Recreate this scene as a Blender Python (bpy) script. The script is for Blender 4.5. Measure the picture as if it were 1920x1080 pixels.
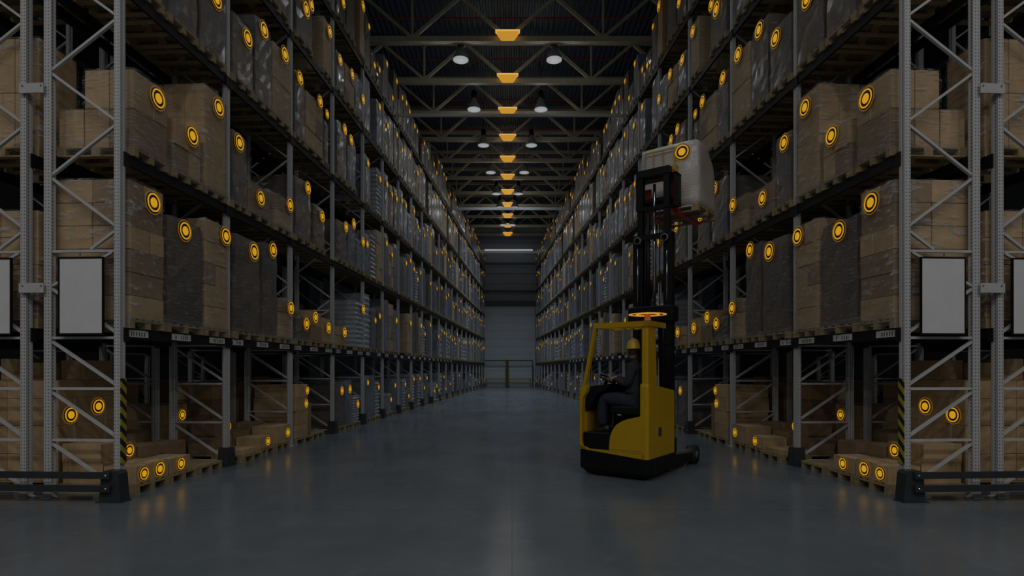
import bpy, math, random
from mathutils import Vector, Matrix
PI = math.pi
SC = bpy.context.scene
COL = SC.collection
for o in list(bpy.data.objects):
    bpy.data.objects.remove(o)
rnd = random.Random(11)

# ------------------------------------------------------------------ camera
F = 1073.0            # focal length in pixels of a 1920 wide frame
CAMH = 1.875
HORIZON = 692.0
cd = bpy.data.cameras.new('camera')
cam = bpy.data.objects.new('camera', cd)
COL.objects.link(cam)
cam.location = (0, 0, CAMH)
cam.rotation_euler = (PI/2, 0, 0)
cd.sensor_width = 36.0
cd.lens = 36.0*F/1920.0
cd.shift_y = (HORIZON-540.0)/1920.0
cd.clip_end = 300
SC.camera = cam

# ------------------------------------------------------------------ world, exposure
w = bpy.data.worlds.new('world')
SC.world = w
w.use_nodes = True
w.node_tree.nodes['Background'].inputs[0].default_value = (0.90, 0.95, 1.0, 1)
w.node_tree.nodes['Background'].inputs[1].default_value = 0.075
SC.view_settings.view_transform = 'Standard'
SC.view_settings.look = 'None'
SC.view_settings.exposure = 0.0
SC.view_settings.gamma = 1.0
SC.view_settings.use_curve_mapping = False
LAMP_W = 60.0         # watts of each high bay lamp over the long aisle
CROSS_W = 130.0       # watts of each unseen lamp added over the cross aisle

# ------------------------------------------------------------------ materials
def new_mat(name):
    m = bpy.data.materials.new(name)
    m.use_nodes = True
    nt = m.node_tree
    b = nt.nodes['Principled BSDF']
    return m, nt, b

def N(nt, t, **kw):
    n = nt.nodes.new(t)
    for k, v in kw.items():
        setattr(n, k, v)
    return n

def mixc(nt, fac, a, b):
    n = N(nt, 'ShaderNodeMix', data_type='RGBA')
    for sock, v in ((n.inputs[0], fac), (n.inputs[6], a), (n.inputs[7], b)):
        if hasattr(v, 'links'):
            nt.links.new(v, sock)
        else:
            sock.default_value = v if not isinstance(v, tuple) else (*v, 1)
    return n.outputs[2]

def ramp(nt, src, p0, p1, c0=0.0, c1=1.0):
    n = N(nt, 'ShaderNodeMapRange')
    n.inputs[1].default_value = p0; n.inputs[2].default_value = p1
    n.inputs[3].default_value = c0; n.inputs[4].default_value = c1
    nt.links.new(src, n.inputs[0])
    return n.outputs[0]

def coords(nt, scale=(1, 1, 1), rot=(0, 0, 0), kind='Object', shift=False):
    tc = N(nt, 'ShaderNodeTexCoord')
    mp = N(nt, 'ShaderNodeMapping')
    mp.inputs['Scale'].default_value = scale
    mp.inputs['Rotation'].default_value = rot
    src = tc.outputs[kind]
    if shift:
        oi = N(nt, 'ShaderNodeObjectInfo')
        ad = N(nt, 'ShaderNodeVectorMath', operation='MULTIPLY_ADD')
        nt.links.new(oi.outputs['Random'], ad.inputs[0])
        ad.inputs[1].default_value = (37, 53, 71)
        nt.links.new(src, ad.inputs[2])
        src = ad.outputs[0]
    nt.links.new(src, mp.inputs[0])
    return mp.outputs[0]

def noise(nt, vec, scale=5, detail=4, rough=0.55):
    n = N(nt, 'ShaderNodeTexNoise')
    n.inputs['Scale'].default_value = scale
    n.inputs['Detail'].default_value = detail
    n.inputs['Roughness'].default_value = rough
    nt.links.new(vec, n.inputs['Vector'])
    return n.outputs[0]

def bump(nt, b, h, strength=0.3, dist=0.02):
    n = N(nt, 'ShaderNodeBump')
    n.inputs['Strength'].default_value = strength
    n.inputs['Distance'].default_value = dist
    nt.links.new(h, n.inputs['Height'])
    nt.links.new(n.outputs[0], b.inputs['Normal'])

def plain(name, col, rough=0.5, metal=0.0, var=0.12, nscale=6.0, emit=None, es=0.0, spec=0.5):
    m, nt, b = new_mat(name)
    v = coords(nt)
    nz = noise(nt, v, nscale, 3)
    f = ramp(nt, nz, 0.3, 0.7)
    lo = tuple(c*(1-var) for c in col); hi = tuple(min(1, c*(1+var)) for c in col)
    nt.links.new(mixc(nt, f, lo, hi), b.inputs['Base Color'])
    b.inputs['Roughness'].default_value = rough
    b.inputs['Metallic'].default_value = metal
    b.inputs['Specular IOR Level'].default_value = spec
    if emit:
        b.inputs['Emission Color'].default_value = (*emit, 1)
        b.inputs['Emission Strength'].default_value = es
    return m

M = {}
M['steel'] = plain('rack_grey_steel', (0.50, 0.50, 0.50), 0.45, 0.0, 0.08)
M['beam'] = plain('black_beam_paint', (0.014, 0.015, 0.017), 0.5, 0.0, 0.2, spec=.25)
M['black'] = plain('black_plastic', (0.007, 0.007, 0.008), 0.45, 0.0, 0.2, spec=.2)
M['guard'] = plain('dark_grey_guard_paint', (0.034, 0.036, 0.039), 0.45, 0.0, 0.15, spec=.4)
M['rubber'] = plain('black_rubber', (0.015, 0.014, 0.013), 0.7)
M['yellow'] = plain('yellow_truck_paint', (0.50, 0.30, 0.006), 0.32, 0.0, 0.05, 3)
M['chrome'] = plain('bright_steel_rod', (0.6, 0.6, 0.6), 0.2, 1.0, 0.05)
M['red'] = plain('red_fork_paint', (0.50, 0.022, 0.018), 0.4)
M['orange'] = plain('orange_beacon_lens', (0.8, 0.12, 0.02), 0.25, 0, 0.05, 5, (1.0, 0.16, 0.03), 0.12)
M['white'] = plain('white_board', (0.66, 0.66, 0.66), 0.5, 0, 0.03)
M['truss'] = plain('beige_grey_truss_paint', (0.46, 0.41, 0.30), 0.55, 0, 0.10)
M['pipe'] = plain('red_pipe_paint', (0.30, 0.012, 0.015), 0.5)
M['lamp_shell'] = plain('grey_lamp_reflector', (0.25, 0.26, 0.27), 0.4)
M['glow_white'] = plain('lamp_glass_lit', (0.02, 0.02, 0.02), 1.0, 0, 0.0, 5, (0.92, 0.97, 1.0), 0.30, 0.0)
M['glow_amber'] = plain('amber_overlay_glow', (0.3, 0.18, 0.03), 0.4, 0, 0.0, 5, (1.0, 0.48, 0.045), 0.50)
M['glow_amber_top'] = plain('amber_overlay_rim_glow', (0.3, 0.2, 0.08), 0.4, 0, 0.0, 5, (1.0, 0.58, 0.15), 0.66)
M['icon_hot'] = plain('icon_amber_glow', (0.10, 0.05, 0.01), 0.5, 0, 0.0, 5, (1.0, 0.49, 0.010), 0.56)
M['icon_dim'] = plain('icon_amber_faint', (0.10, 0.07, 0.03), 0.6, 0, 0.0, 5, (1.0, 0.50, 0.03), 0.13)
M['icon_back'] = plain('icon_dark_backing', (0.035, 0.032, 0.032), 0.5)
M['cloth'] = plain('dark_work_jacket', (0.024, 0.026, 0.031), 0.9, 0, 0.3, 12)
M['jeans'] = plain('dark_blue_trousers', (0.015, 0.020, 0.034), 0.9, 0, 0.3, 15)
M['skin'] = plain('skin', (0.45, 0.25, 0.17), 0.55, 0, 0.05)
M['hair'] = plain('dark_hair', (0.02, 0.015, 0.01), 0.7)
M['helmet'] = plain('yellow_hard_hat', (0.70, 0.45, 0.03), 0.3, 0, 0.02)
M['shoe'] = plain('dark_shoe_leather', (0.015, 0.013, 0.012), 0.5)
M['tape'] = plain('packing_tape', (0.36, 0.31, 0.24), 0.3, 0, 0.1)
M['tapewhite'] = plain('white_strapping', (0.5, 0.48, 0.44), 0.4)
M['print'] = plain('grey_print', (0.12, 0.12, 0.12), 0.6)
M['ledge'] = plain('dark_steel_ledge', (0.10, 0.115, 0.135), 0.5)
M['cotton'] = plain('worker_white_trim', (0.5, 0.5, 0.5), 0.7)
M['orange_line'] = plain('yellow_marking_paint', (0.45, 0.38, 0.03), 0.5)

def cardboard(name, c):
    m, nt, b = new_mat(name)
    v = coords(nt, shift=True)
    n1 = noise(nt, v, 2.2, 5)
    n2 = noise(nt, coords(nt, (1, 1, 30)), 3, 2)
    oi = N(nt, 'ShaderNodeObjectInfo')
    base = mixc(nt, ramp(nt, n1, .3, .7), tuple(x*0.80 for x in c), tuple(x*1.15 for x in c))
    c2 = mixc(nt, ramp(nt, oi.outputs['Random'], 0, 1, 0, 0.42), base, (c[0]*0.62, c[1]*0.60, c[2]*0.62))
    c3 = mixc(nt, ramp(nt, n2, .55, .75, 0, .25), c2, (c[0]*1.3, c[1]*1.3, c[2]*1.35))
    nt.links.new(c3, b.inputs['Base Color'])
    b.inputs['Roughness'].default_value = 0.75
    bump(nt, b, n1, 0.25, 0.02)
    return m
M['card'] = cardboard('brown_cardboard', (0.54, 0.365, 0.19))
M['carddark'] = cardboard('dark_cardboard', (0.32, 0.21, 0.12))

def wood(name, c):
    m, nt, b = new_mat(name)
    v = coords(nt, (1.5, 12, 12), shift=True)
    n1 = noise(nt, v, 2.5, 6, .65)
    c1 = mixc(nt, ramp(nt, n1, .3, .7), tuple(x*0.55 for x in c), c)
    nt.links.new(c1, b.inputs['Base Color'])
    b.inputs['Roughness'].default_value = 0.8
    bump(nt, b, n1, 0.3, 0.01)
    return m
M['wood'] = wood('pale_pallet_wood', (0.44, 0.33, 0.17))

def film_solid(name, ca, cb, glint=0.6):
    """opaque look of goods under many turns of stretch film"""
    m, nt, b = new_mat(name)
    oi = N(nt, 'ShaderNodeObjectInfo')
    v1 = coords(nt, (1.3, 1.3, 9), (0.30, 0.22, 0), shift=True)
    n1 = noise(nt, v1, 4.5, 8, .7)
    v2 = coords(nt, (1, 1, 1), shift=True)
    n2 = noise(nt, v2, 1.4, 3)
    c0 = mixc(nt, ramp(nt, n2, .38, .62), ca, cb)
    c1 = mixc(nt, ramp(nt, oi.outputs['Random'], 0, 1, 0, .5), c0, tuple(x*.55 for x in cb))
    c2 = mixc(nt, ramp(nt, n1, .57, .70, 0, glint), c1, (0.62, 0.65, 0.70))  # pale glints of the film painted into the base colour
    nt.links.new(c2, b.inputs['Base Color'])
    b.inputs['Roughness'].default_value = 0.30
    b.inputs['Coat Weight'].default_value = 0.6
    b.inputs['Coat Roughness'].default_value = 0.18
    bump(nt, b, n1, 0.9, 0.03)
    return m
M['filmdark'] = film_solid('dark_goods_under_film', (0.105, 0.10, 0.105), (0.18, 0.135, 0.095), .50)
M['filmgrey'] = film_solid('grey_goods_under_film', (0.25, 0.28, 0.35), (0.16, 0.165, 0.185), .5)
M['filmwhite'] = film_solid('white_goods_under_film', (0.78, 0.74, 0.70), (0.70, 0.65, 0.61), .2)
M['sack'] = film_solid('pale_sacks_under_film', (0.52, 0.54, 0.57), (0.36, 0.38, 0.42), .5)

def wrap_mat():
    m, nt, b = new_mat('clear_stretch_wrap')
    out = nt.nodes['Material Output']
    v1 = coords(nt, (1.2, 1.2, 7), (0.3, 0.2, 0), shift=True)
    n1 = noise(nt, v1, 3.5, 8, .7)
    b.inputs['Base Color'].default_value = (0.55, 0.57, 0.60, 1)
    b.inputs['Roughness'].default_value = 0.22
    bump(nt, b, n1, 0.8, 0.03)
    tr = N(nt, 'ShaderNodeBsdfTransparent')
    mx = N(nt, 'ShaderNodeMixShader')
    fac = ramp(nt, n1, .53, .68, .05, .75)
    nt.links.new(fac, mx.inputs[0])
    nt.links.new(tr.outputs[0], mx.inputs[1])
    nt.links.new(b.outputs[0], mx.inputs[2])
    nt.links.new(mx.outputs[0], out.inputs[0])
    return m
M['wrap'] = wrap_mat()

def post_mat():
    m, nt, b = new_mat('perforated_rack_post')
    tc = N(nt, 'ShaderNodeTexCoord')
    sp = N(nt, 'ShaderNodeSeparateXYZ')
    nt.links.new(tc.outputs['Object'], sp.inputs[0])
    def math_(op, a, bb=None):
        n = N(nt, 'ShaderNodeMath', operation=op)
        for i, v in enumerate((a, bb)):
            if v is None: continue
            if hasattr(v, 'links'): nt.links.new(v, n.inputs[i])
            else: n.inputs[i].default_value = v
        return n.outputs[0]
    fz = math_('SUBTRACT', math_('FRACT', math_('DIVIDE', sp.outputs['Z'], 0.05)), 0.5)
    fz = math_('MULTIPLY', fz, 0.05)
    # holes in two rows, on faces seen along x and along y
    hx = math_('SUBTRACT', math_('ABSOLUTE', sp.outputs['Y']), 0.024)
    hy = math_('SUBTRACT', math_('ABSOLUTE', sp.outputs['X']), 0.0)
    def hole(h, r):
        d = math_('SQRT', math_('ADD', math_('MULTIPLY', h, h), math_('MULTIPLY', fz, fz)))
        return math_('LESS_THAN', d, r)
    m1 = hole(hx, 0.009); m2 = hole(hy, 0.010)
    mm = math_('MAXIMUM', m1, m2)
    c = mixc(nt, mm, (0.50, 0.50, 0.50), (0.10, 0.10, 0.10))
    nt.links.new(c, b.inputs['Base Color'])
    b.inputs['Roughness'].default_value = 0.45
    return m
M['post'] = post_mat()

def stripes(name, scale, ca, cb):
    m, nt, b = new_mat(name)
    tc = N(nt, 'ShaderNodeTexCoord')
    sp = N(nt, 'ShaderNodeSeparateXYZ')
    nt.links.new(tc.outputs['Object'], sp.inputs[0])
    a = N(nt, 'ShaderNodeMath', operation='ADD')
    nt.links.new(sp.outputs['X'], a.inputs[0]); nt.links.new(sp.outputs['Z'], a.inputs[1])
    a2 = N(nt, 'ShaderNodeMath', operation='ADD')
    nt.links.new(a.outputs[0], a2.inputs[0]); nt.links.new(sp.outputs['Y'], a2.inputs[1])
    d = N(nt, 'ShaderNodeMath', operation='MULTIPLY'); d.inputs[1].default_value = scale
    nt.links.new(a2.outputs[0], d.inputs[0])
    f = N(nt, 'ShaderNodeMath', operation='FRACT'); nt.links.new(d.outputs[0], f.inputs[0])
    g = N(nt, 'ShaderNodeMath', operation='GREATER_THAN'); g.inputs[1].default_value = .5
    nt.links.new(f.outputs[0], g.inputs[0])
    nt.links.new(mixc(nt, g.outputs[0], ca, cb), b.inputs['Base Color'])
    b.inputs['Roughness'].default_value = .5
    return m
M['hazard'] = stripes('yellow_black_stripes', 5.5, (0.015, 0.015, 0.015), (0.42, 0.33, 0.02))
M['hazard_far'] = stripes('yellow_black_far_stripes', 3.0, (0.015, 0.015, 0.015), (0.30, 0.26, 0.04))

def floor_mat():
    m, nt, b = new_mat('polished_blue_grey_concrete')
    v = coords(nt)
    n1 = noise(nt, v, 0.35, 6, .6)
    n2 = noise(nt, v, 2.5, 8, .7)
    n3 = noise(nt, coords(nt, (1, .25, 1)), 1.2, 4)
    c = mixc(nt, ramp(nt, n1, .35, .65), (0.105, 0.127, 0.147), (0.150, 0.176, 0.200))
    c = mixc(nt, ramp(nt, n2, .55, .8, 0, .55), c, (0.21, 0.235, 0.26))
    br = N(nt, 'ShaderNodeTexBrick')
    br.offset = 0.0
    br.inputs['Color1'].default_value = (0, 0, 0, 1); br.inputs['Color2'].default_value = (0, 0, 0, 1)
    br.inputs['Mortar'].default_value = (1, 1, 1, 1)
    br.inputs['Scale'].default_value = 1.0
    br.inputs['Mortar Size'].default_value = 0.006
    br.inputs['Mortar Smooth'].default_value = 0.3
    br.inputs['Brick Width'].default_value = 6.2
    br.inputs['Row Height'].default_value = 7.6
    nt.links.new(coords(nt), br.inputs['Vector'])
    c = mixc(nt, br.outputs['Fac'], c, (0.07, 0.085, 0.095))
    nt.links.new(c, b.inputs['Base Color'])
    rr = ramp(nt, n3, .3, .7, .16, .30)
    nt.links.new(rr, b.inputs['Roughness'])
    b.inputs['Specular IOR Level'].default_value = .42
    return m
M['floor'] = floor_mat()
M['deck'] = plain('dark_blue_roof_deck', (0.050, 0.072, 0.105), 0.5, 0, 0.1)
M['wall'] = plain('grey_wall_panel', (0.40, 0.45, 0.53), 0.6, 0, 0.06)
M['door'] = plain('pale_blue_grey_door', (0.68, 0.74, 0.82), 0.5, 0, 0.03, 1)
M['wallside'] = plain('side_wall_panel', (0.12, 0.13, 0.15), 0.7)
for k in ('glow_white', 'icon_hot', 'icon_dim', 'orange'):
    M[k].cycles.emission_sampling = 'NONE'

# ------------------------------------------------------------------ mesh builder
class MB:
    def __init__(s):
        s.v = []; s.f = []; s.mi = []; s.mats = []; s.sm = []
    def mi_of(s, mat):
        if mat is None: mat = s.mats[0] if s.mats else M['steel']
        if mat not in s.mats: s.mats.append(mat)
        return s.mats.index(mat)
    def add(s, vs, fs, mat=None, smooth=False):
        n = len(s.v); k = s.mi_of(mat)
        s.v += [tuple(v) for v in vs]
        for f in fs:
            s.f.append(tuple(i+n for i in f)); s.mi.append(k); s.sm.append(smooth)
        return s
    def box(s, x0, x1, y0, y1, z0, z1, mat=None):
        vs = [(x, y, z) for z in (z0, z1) for y in (y0, y1) for x in (x0, x1)]
        fs = [(0, 2, 3, 1), (4, 5, 7, 6), (0, 1, 5, 4), (2, 6, 7, 3), (0, 4, 6, 2), (1, 3, 7, 5)]
        return s.add(vs, fs, mat)
    def cbox(s, x0, x1, y0, y1, z0, z1, c, mat=None):
        """box with chamfered vertical and horizontal edges"""
        rings = []
        def ring(i, z):
            a0, a1, b0, b1 = x0+i, x1-i, y0+i, y1-i
            k = c
            return [(a0+k, b0, z), (a1-k, b0, z), (a1, b0+k, z), (a1, b1-k, z),
                    (a1-k, b1, z), (a0+k, b1, z), (a0, b1-k, z), (a0, b0+k, z)]
        for i, z in ((c, z0), (0, z0+c), (0, z1-c), (c, z1)):
            rings.append(ring(i, z))
        return s.loft(rings, mat, caps=True)
    def loft(s, rings, mat=None, caps=True, smooth=False, closed=True):
        n = len(rings[0]); vs = [p for r in rings for p in r]; fs = []
        for i in range(len(rings)-1):
            for j in range(n if closed else n-1):
                k = (j+1) % n
                fs.append((i*n+j, i*n+k, (i+1)*n+k, (i+1)*n+j))
        if caps:
            fs.append(tuple(range(n))[::-1]); fs.append(tuple((len(rings)-1)*n+j for j in range(n)))
        return s.add(vs, fs, mat, smooth)
    def bar(s, p, q, w, h, mat=None, up=(0, 0, 1)):
        p = Vector(p); q = Vector(q); d = (q-p).normalized()
        u = Vector(up)
        if abs(d.dot(u)) > .98: u = Vector((1, 0, 0))
        a = d.cross(u).normalized(); b = a.cross(d).normalized()
        r = []
        for c in (p, q):
            r.append([c+a*(-w/2)+b*(-h/2), c+a*(w/2)+b*(-h/2), c+a*(w/2)+b*(h/2), c+a*(-w/2)+b*(h/2)])
        return s.loft(r, mat)
    def tube(s, p, q, r, mat=None, seg=12, r2=None):
        p = Vector(p); q = Vector(q); d = (q-p).normalized()
        u = Vector((0, 0, 1)) if abs(d.z) < .95 else Vector((1, 0, 0))
        a = d.cross(u).normalized(); b = d.cross(a).normalized()
        rs = []
        for c, rr in ((p, r), (q, r if r2 is None else r2)):
            rs.append([c+(a*math.cos(t)+b*math.sin(t))*rr for t in [2*PI*i/seg for i in range(seg)]])
        return s.loft(rs, mat, smooth=seg > 8)
    def path(s, pts, r, mat=None, seg=10):
        for i in range(len(pts)-1): s.tube(pts[i], pts[i+1], r, mat, seg)
        return s
    def lathe(s, prof, mat=None, seg=24, c=(0, 0, 0), smooth=True, caps=True):
        rs = [[(c[0]+r*math.cos(2*PI*i/seg), c[1]+r*math.sin(2*PI*i/seg), c[2]+z) for i in range(seg)] for r, z in prof]
        return s.loft(rs, mat, caps=caps, smooth=smooth)
    def prism(s, pts, axis, lo, hi, mat=None):
        """2D outline extruded along an axis; axis x: pts are (y,z); y: (x,z); z: (x,y)"""
        def mk(p, t):
            return {'x': (t, p[0], p[1]), 'y': (p[0], t, p[1]), 'z': (p[0], p[1], t)}[axis]
        return s.loft([[mk(p, lo) for p in pts], [mk(p, hi) for p in pts]], mat)
    def mesh(s, name):
        me = bpy.data.meshes.new(name)
        me.from_pydata(s.v, [], s.f)
        for m in (s.mats or [M['steel']]): me.materials.append(m)
        for i, p in enumerate(me.polygons):
            p.material_index = s.mi[i]; p.use_smooth = s.sm[i]
        me.update()
        import bmesh
        bm = bmesh.new(); bm.from_mesh(me)
        bmesh.ops.recalc_face_normals(bm, faces=bm.faces)
        bm.to_mesh(me); bm.free()
        return me
    def obj(s, name, parent=None, loc=(0, 0, 0), **kw):
        return mk(name, s.mesh(name), parent, loc, **kw)

def mk(name, me, parent=None, loc=(0, 0, 0), scale=(1, 1, 1), rz=0, rot=None):
    o = bpy.data.objects.new(name, me)
    COL.objects.link(o)
    if parent: o.parent = parent
    o.location = loc; o.scale = scale
    o.rotation_euler = rot if rot else (0, 0, rz)
    return o

def tag(o, label=None, cat=None, group=None, kind=None):
    if label: o['label'] = label
    if cat: o['category'] = cat
    if group: o['group'] = group
    if kind: o['kind'] = kind
    return o

def empty(name, loc, rz=0, label=None, cat=None, group=None):
    o = mk(name, None, None, loc, rz=rz)
    o.empty_display_size = .2
    return tag(o, label, cat, group)

def copy_tree(o, parent=None):
    c = o.copy(); COL.objects.link(c); c.parent = parent
    for ch in o.children: copy_tree(ch, c)
    return c

def rounded(x0, x1, y0, y1, r, n=5):
    pts = []
    for cx, cy, a0 in ((x1-r, y1-r, 0), (x0+r, y1-r, PI/2), (x0+r, y0+r, PI), (x1-r, y0+r, 1.5*PI)):
        for i in range(n+1):
            a = a0+PI/2*i/n
            pts.append((cx+r*math.cos(a), cy+r*math.sin(a)))
    return pts

# ------------------------------------------------------------------ the two rack rows
D1 = 8.31
K = 6.103             # metres between camera and rack face at the camera's depth
class Side:
    def __init__(s, name, slope, x_at0, m):
        s.name = name; s.m = m
        a = math.atan(slope)
        s.sd = Vector((math.sin(a), math.cos(a), 0))
        s.td = Vector((-math.cos(a), math.sin(a), 0)) if m > 0 else Vector((math.cos(a), -math.sin(a), 0))
        s.O = Vector((slope*D1+x_at0, D1, 0))
        x = s.sd*m
        s.rz = math.atan2(x.y, x.x)
    def P(s, d, t, z):
        """d: depth from the camera, t: depth into the rack, z: height"""
        return s.O+s.sd*(d-D1)+s.td*t+Vector((0, 0, z))
L = Side('left', 58/F, -K, 1)
R = Side('right', -65/F, K*1.01, -1)

BW, BW2 = 2.80, 2.39
COLS = [D1+BW*i for i in range(5)] + [D1+BW*4+BW2*(i+1) for i in range(17)]
COLS = [c for c in COLS]
LEV = [2.48, 5.04, 7.53, 10.07, 12.27]     # tops of the load beams
ORD = ['first', 'second', 'third', 'fourth', 'fifth', 'sixth', 'seventh', 'eighth', 'ninth', 'tenth',
       'eleventh', 'twelfth', 'thirteenth', 'fourteenth', 'fifteenth', 'sixteenth', 'seventeenth',
       'eighteenth', 'nineteenth', 'twentieth', 'twenty-first', 'twenty-second']

# ------------------------------------------------------------------ room shell
def struct(o): o['kind'] = 'structure'; return o
WALL_Y = 62.0
struct(MB().box(-22, 22, -16, WALL_Y+.3, -.2, 0, M['floor']).obj('floor'))
b = MB()
nx = 340; prof = []
x = -22.0
while x < 22:
    prof += [(x, 17.6), (x+.10, 17.6), (x+.13, 17.68), (x+.22, 17.68)]
    x += .25
top = [(p[0], p[1]+.05) for p in prof][::-1]
vs = [(p[0], y, p[1]) for y in (-16, WALL_Y+.3) for p in prof]; n = len(prof)
b.add(vs, [(i, i+1, n+i+1, n+i) for i in range(n-1)], M['deck'])
b.box(-22, 22, -16, WALL_Y+.3, 17.75, 17.9, M['deck'])
struct(b.obj('ceiling'))
b = MB().box(-22, 22, WALL_Y, WALL_Y+.3, 0, 17.75, M['wall'])
for z in [8.9+i*1.1 for i in range(8)]:
    b.box(-22, 22, WALL_Y-.02, WALL_Y, z, z+.04, M['ledge'])
struct(b.obj('wall_back'))
struct(MB().box(-22.3, -22, -16, WALL_Y+.3, 0, 17.9, M['wallside']).obj('wall_left'))
struct(MB().box(22, 22.3, -16, WALL_Y+.3, 0, 17.9, M['wallside']).obj('wall_right'))
b = MB()
for i in range(10):
    b.box(-3.4, 2.5, WALL_Y-.12, WALL_Y-.001, i*.86, i*.86+.845, M['door'])
struct(b.obj('door_1'))
b = MB().box(-4.2, 3.3, WALL_Y-.18, WALL_Y-.001, 8.75, 9.25, M['ledge'])
struct(b.obj('trim_1'))
struct(MB().box(-4.2, 3.3, WALL_Y-.30, WALL_Y-.001, 10.2, 10.38, M['ledge']).obj('trim_2'))
struct(MB().box(-4.2, 3.3, WALL_Y-.30, WALL_Y-.001, 13.22, 13.36, M['ledge']).obj('trim_3'))

# ------------------------------------------------------------------ lamps
ORD_ = ORD
def high_bay_mesh():
    d = {}
    d['ballast'] = MB().lathe([(.07, .56), (.13, .58), (.14, .72), (.14, .86), (.10, .95), (.03, 1.0)], M['black'], 16).mesh('ballast')
    d['reflector'] = MB().lathe([(.335, 0.0), (.34, .03), (.30, .16), (.20, .33), (.12, .50), (.10, .58)], M['lamp_shell'], 28, caps=False).mesh('reflector')
    d['lens'] = MB().lathe([(.02, -.035), (.16, -.03), (.27, -.012), (.325, .012), (.325, .02)], M['glow_white'], 28).mesh('lens')
    d['hanger'] = MB().tube((0, 0, 1.0), (0, 0, 2.6), .012, M['black'], 6).mesh('hanger')
    return d
HB = high_bay_mesh()
def high_bay(loc, label, group, watts, aisle=True, fill=.35):
    r = empty('high_bay_lamp', loc, 0, label, 'lamp', group)
    for k, me in HB.items(): mk(k, me, r)
    ld = bpy.data.lights.new('lamp_light', 'AREA')
    ld.shape = 'DISK'; ld.size = .6; ld.energy = watts*(.62 if aisle else 1); ld.spread = 2.0 if aisle else PI; ld.color = (0.78, 0.89, 1.0) if aisle else (1.0, 0.98, 0.95)
    lo = bpy.data.objects.new('lamp_light', ld); COL.objects.link(lo)
    lo.parent = r; lo.location = (0, 0, -.06)
    if aisle:                                    # bare point light added under the lens to brighten the roof trusses
        pd = bpy.data.lights.new('truss_fill', 'POINT')
        pd.shadow_soft_size = .12; pd.energy = watts*fill; pd.color = (0.95, 0.95, 0.92)
        po = bpy.data.objects.new('truss_fill', pd); COL.objects.link(po)
        po.parent = r; po.location = (0, 0, -.30)
    return r
GL = 'high bay lamps over the long aisle'
for i in range(-3, 7):
    d = 24.3+4.65*i-(1.0 if i == 5 else 0)
    vis = i >= 0  # unseen pairs are added to light the near zone
    for nm, xx in (('left', min(.05405*d-3.49, -.0075*d-.40)), ('right', max(-.0700*d+3.49, -.0075*d+.40))):
        if vis: lab = 'round high bay ceiling lamp, %s pair from the front, %s side of the aisle' % (ORD[i], nm)
        else: lab = 'added high bay ceiling lamp above the view, %s pair back, %s side of the aisle' % (ORD[-i-1], nm)
        high_bay((xx, d, 15.0), lab, GL if vis else 'added lamps over the near end of the aisle', LAMP_W*((1.0 if i < 4 else 1.5) if vis else .38), fill=.27 if i < 2 else .13)
for y, rowname in ((-8.5, 'back row'), (-1.5, 'front row')):  # unseen lamps added to light the camera-facing rack ends
    for k, xx in enumerate((-13.5, -8, -2.8, 2.8, 8, 13.5)):
        high_bay((xx, y, 14.0), 'added unseen high bay lamp over the cross aisle, %s, %s from the left' % (rowname, ORD_[k]),
                 'added unseen lamps over the cross aisle', CROSS_W, False)

def amber_mesh():
    b = MB()
    def tr(wt, wb, dt, db, z0, z1):
        return [[(-wb, -db, z0), (wb, -db, z0), (wb, db, z0), (-wb, db, z0)],
                [(-wt, -dt, z1), (wt, -dt, z1), (wt, dt, z1), (-wt, dt, z1)]]
    b.loft(tr(.45, .25, .12, .06, 0, .30), M['glow_amber'])
    c = MB(); c.loft(tr(.50, .45, .135, .12, .301, .36), M['glow_amber_top'])
    return b.mesh('wedge_body'), c.mesh('rim')
AM = amber_mesh()
HC = 15.5
TR_D = [23.7+3.43*i for i in range(-1, 11)]
for i, d in enumerate(TR_D):  # graphic overlay wedges added as glowing solids under each truss
    if i == 0: continue
    r = empty('amber_overlay', (-.0075*d, d-.38, HC-.22), 0,
              'glowing amber wedge overlay under the roof truss, %s from the front' % ORD[i-1], 'lamp',
              'amber overlay wedges along the middle of the roof')
    mk('wedge_body', AM[0], r); mk('rim', AM[1], r)
    MB().box(-.05, .05, .13, .30, .20, .30, M['truss']).obj('bracket', r)

# ------------------------------------------------------------------ roof trusses
def truss_parts():
    P = []
    P.append(('bottom_chord', MB().box(-13, 13, -.11, .11, -.11, .11, M['truss']).mesh('bottom_chord'), 0, 0))
    P.append(('top_chord', MB().box(-13, 13, -.09, .09, -.09, .09, M['truss']).mesh('top_chord'), 0, 1.85))
    up = MB().bar((0, 0, .08), (1.975, 0, 1.78), .11, .13, M['truss']).mesh('diagonal')
    dn = MB().bar((0, 0, .08), (-1.975, 0, 1.78), .11, .13, M['truss']).mesh('diagonal')
    ve = MB().bar((0, 0, .1), (0, 0, 1.78), .08, .08, M['truss']).mesh('post')
    gp = MB().box(-.28, .28, -.12, .12, .02, .28, M['truss']).mesh('gusset')
    for k in range(-3, 4):
        x = k*3.95
        if k > -3: P.append(('diagonal', dn, x, 0))
        if k < 3: P.append(('diagonal', up, x, 0))
        if k != 0: P.append(('post', ve, x, 0))
    return P
TP = truss_parts()
for i, d in enumerate(TR_D):
    r = empty('roof_truss', (-.0075*d, d, HC), 0,
              ('beige steel roof truss, %s one in view from the front' % ORD[i-1]) if i else 'beige steel roof truss just above the top of the view',
              'roof truss', 'steel roof trusses')
    for nm, me, x, z in TP: mk(nm, me, r, (x, 0, z))
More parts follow.
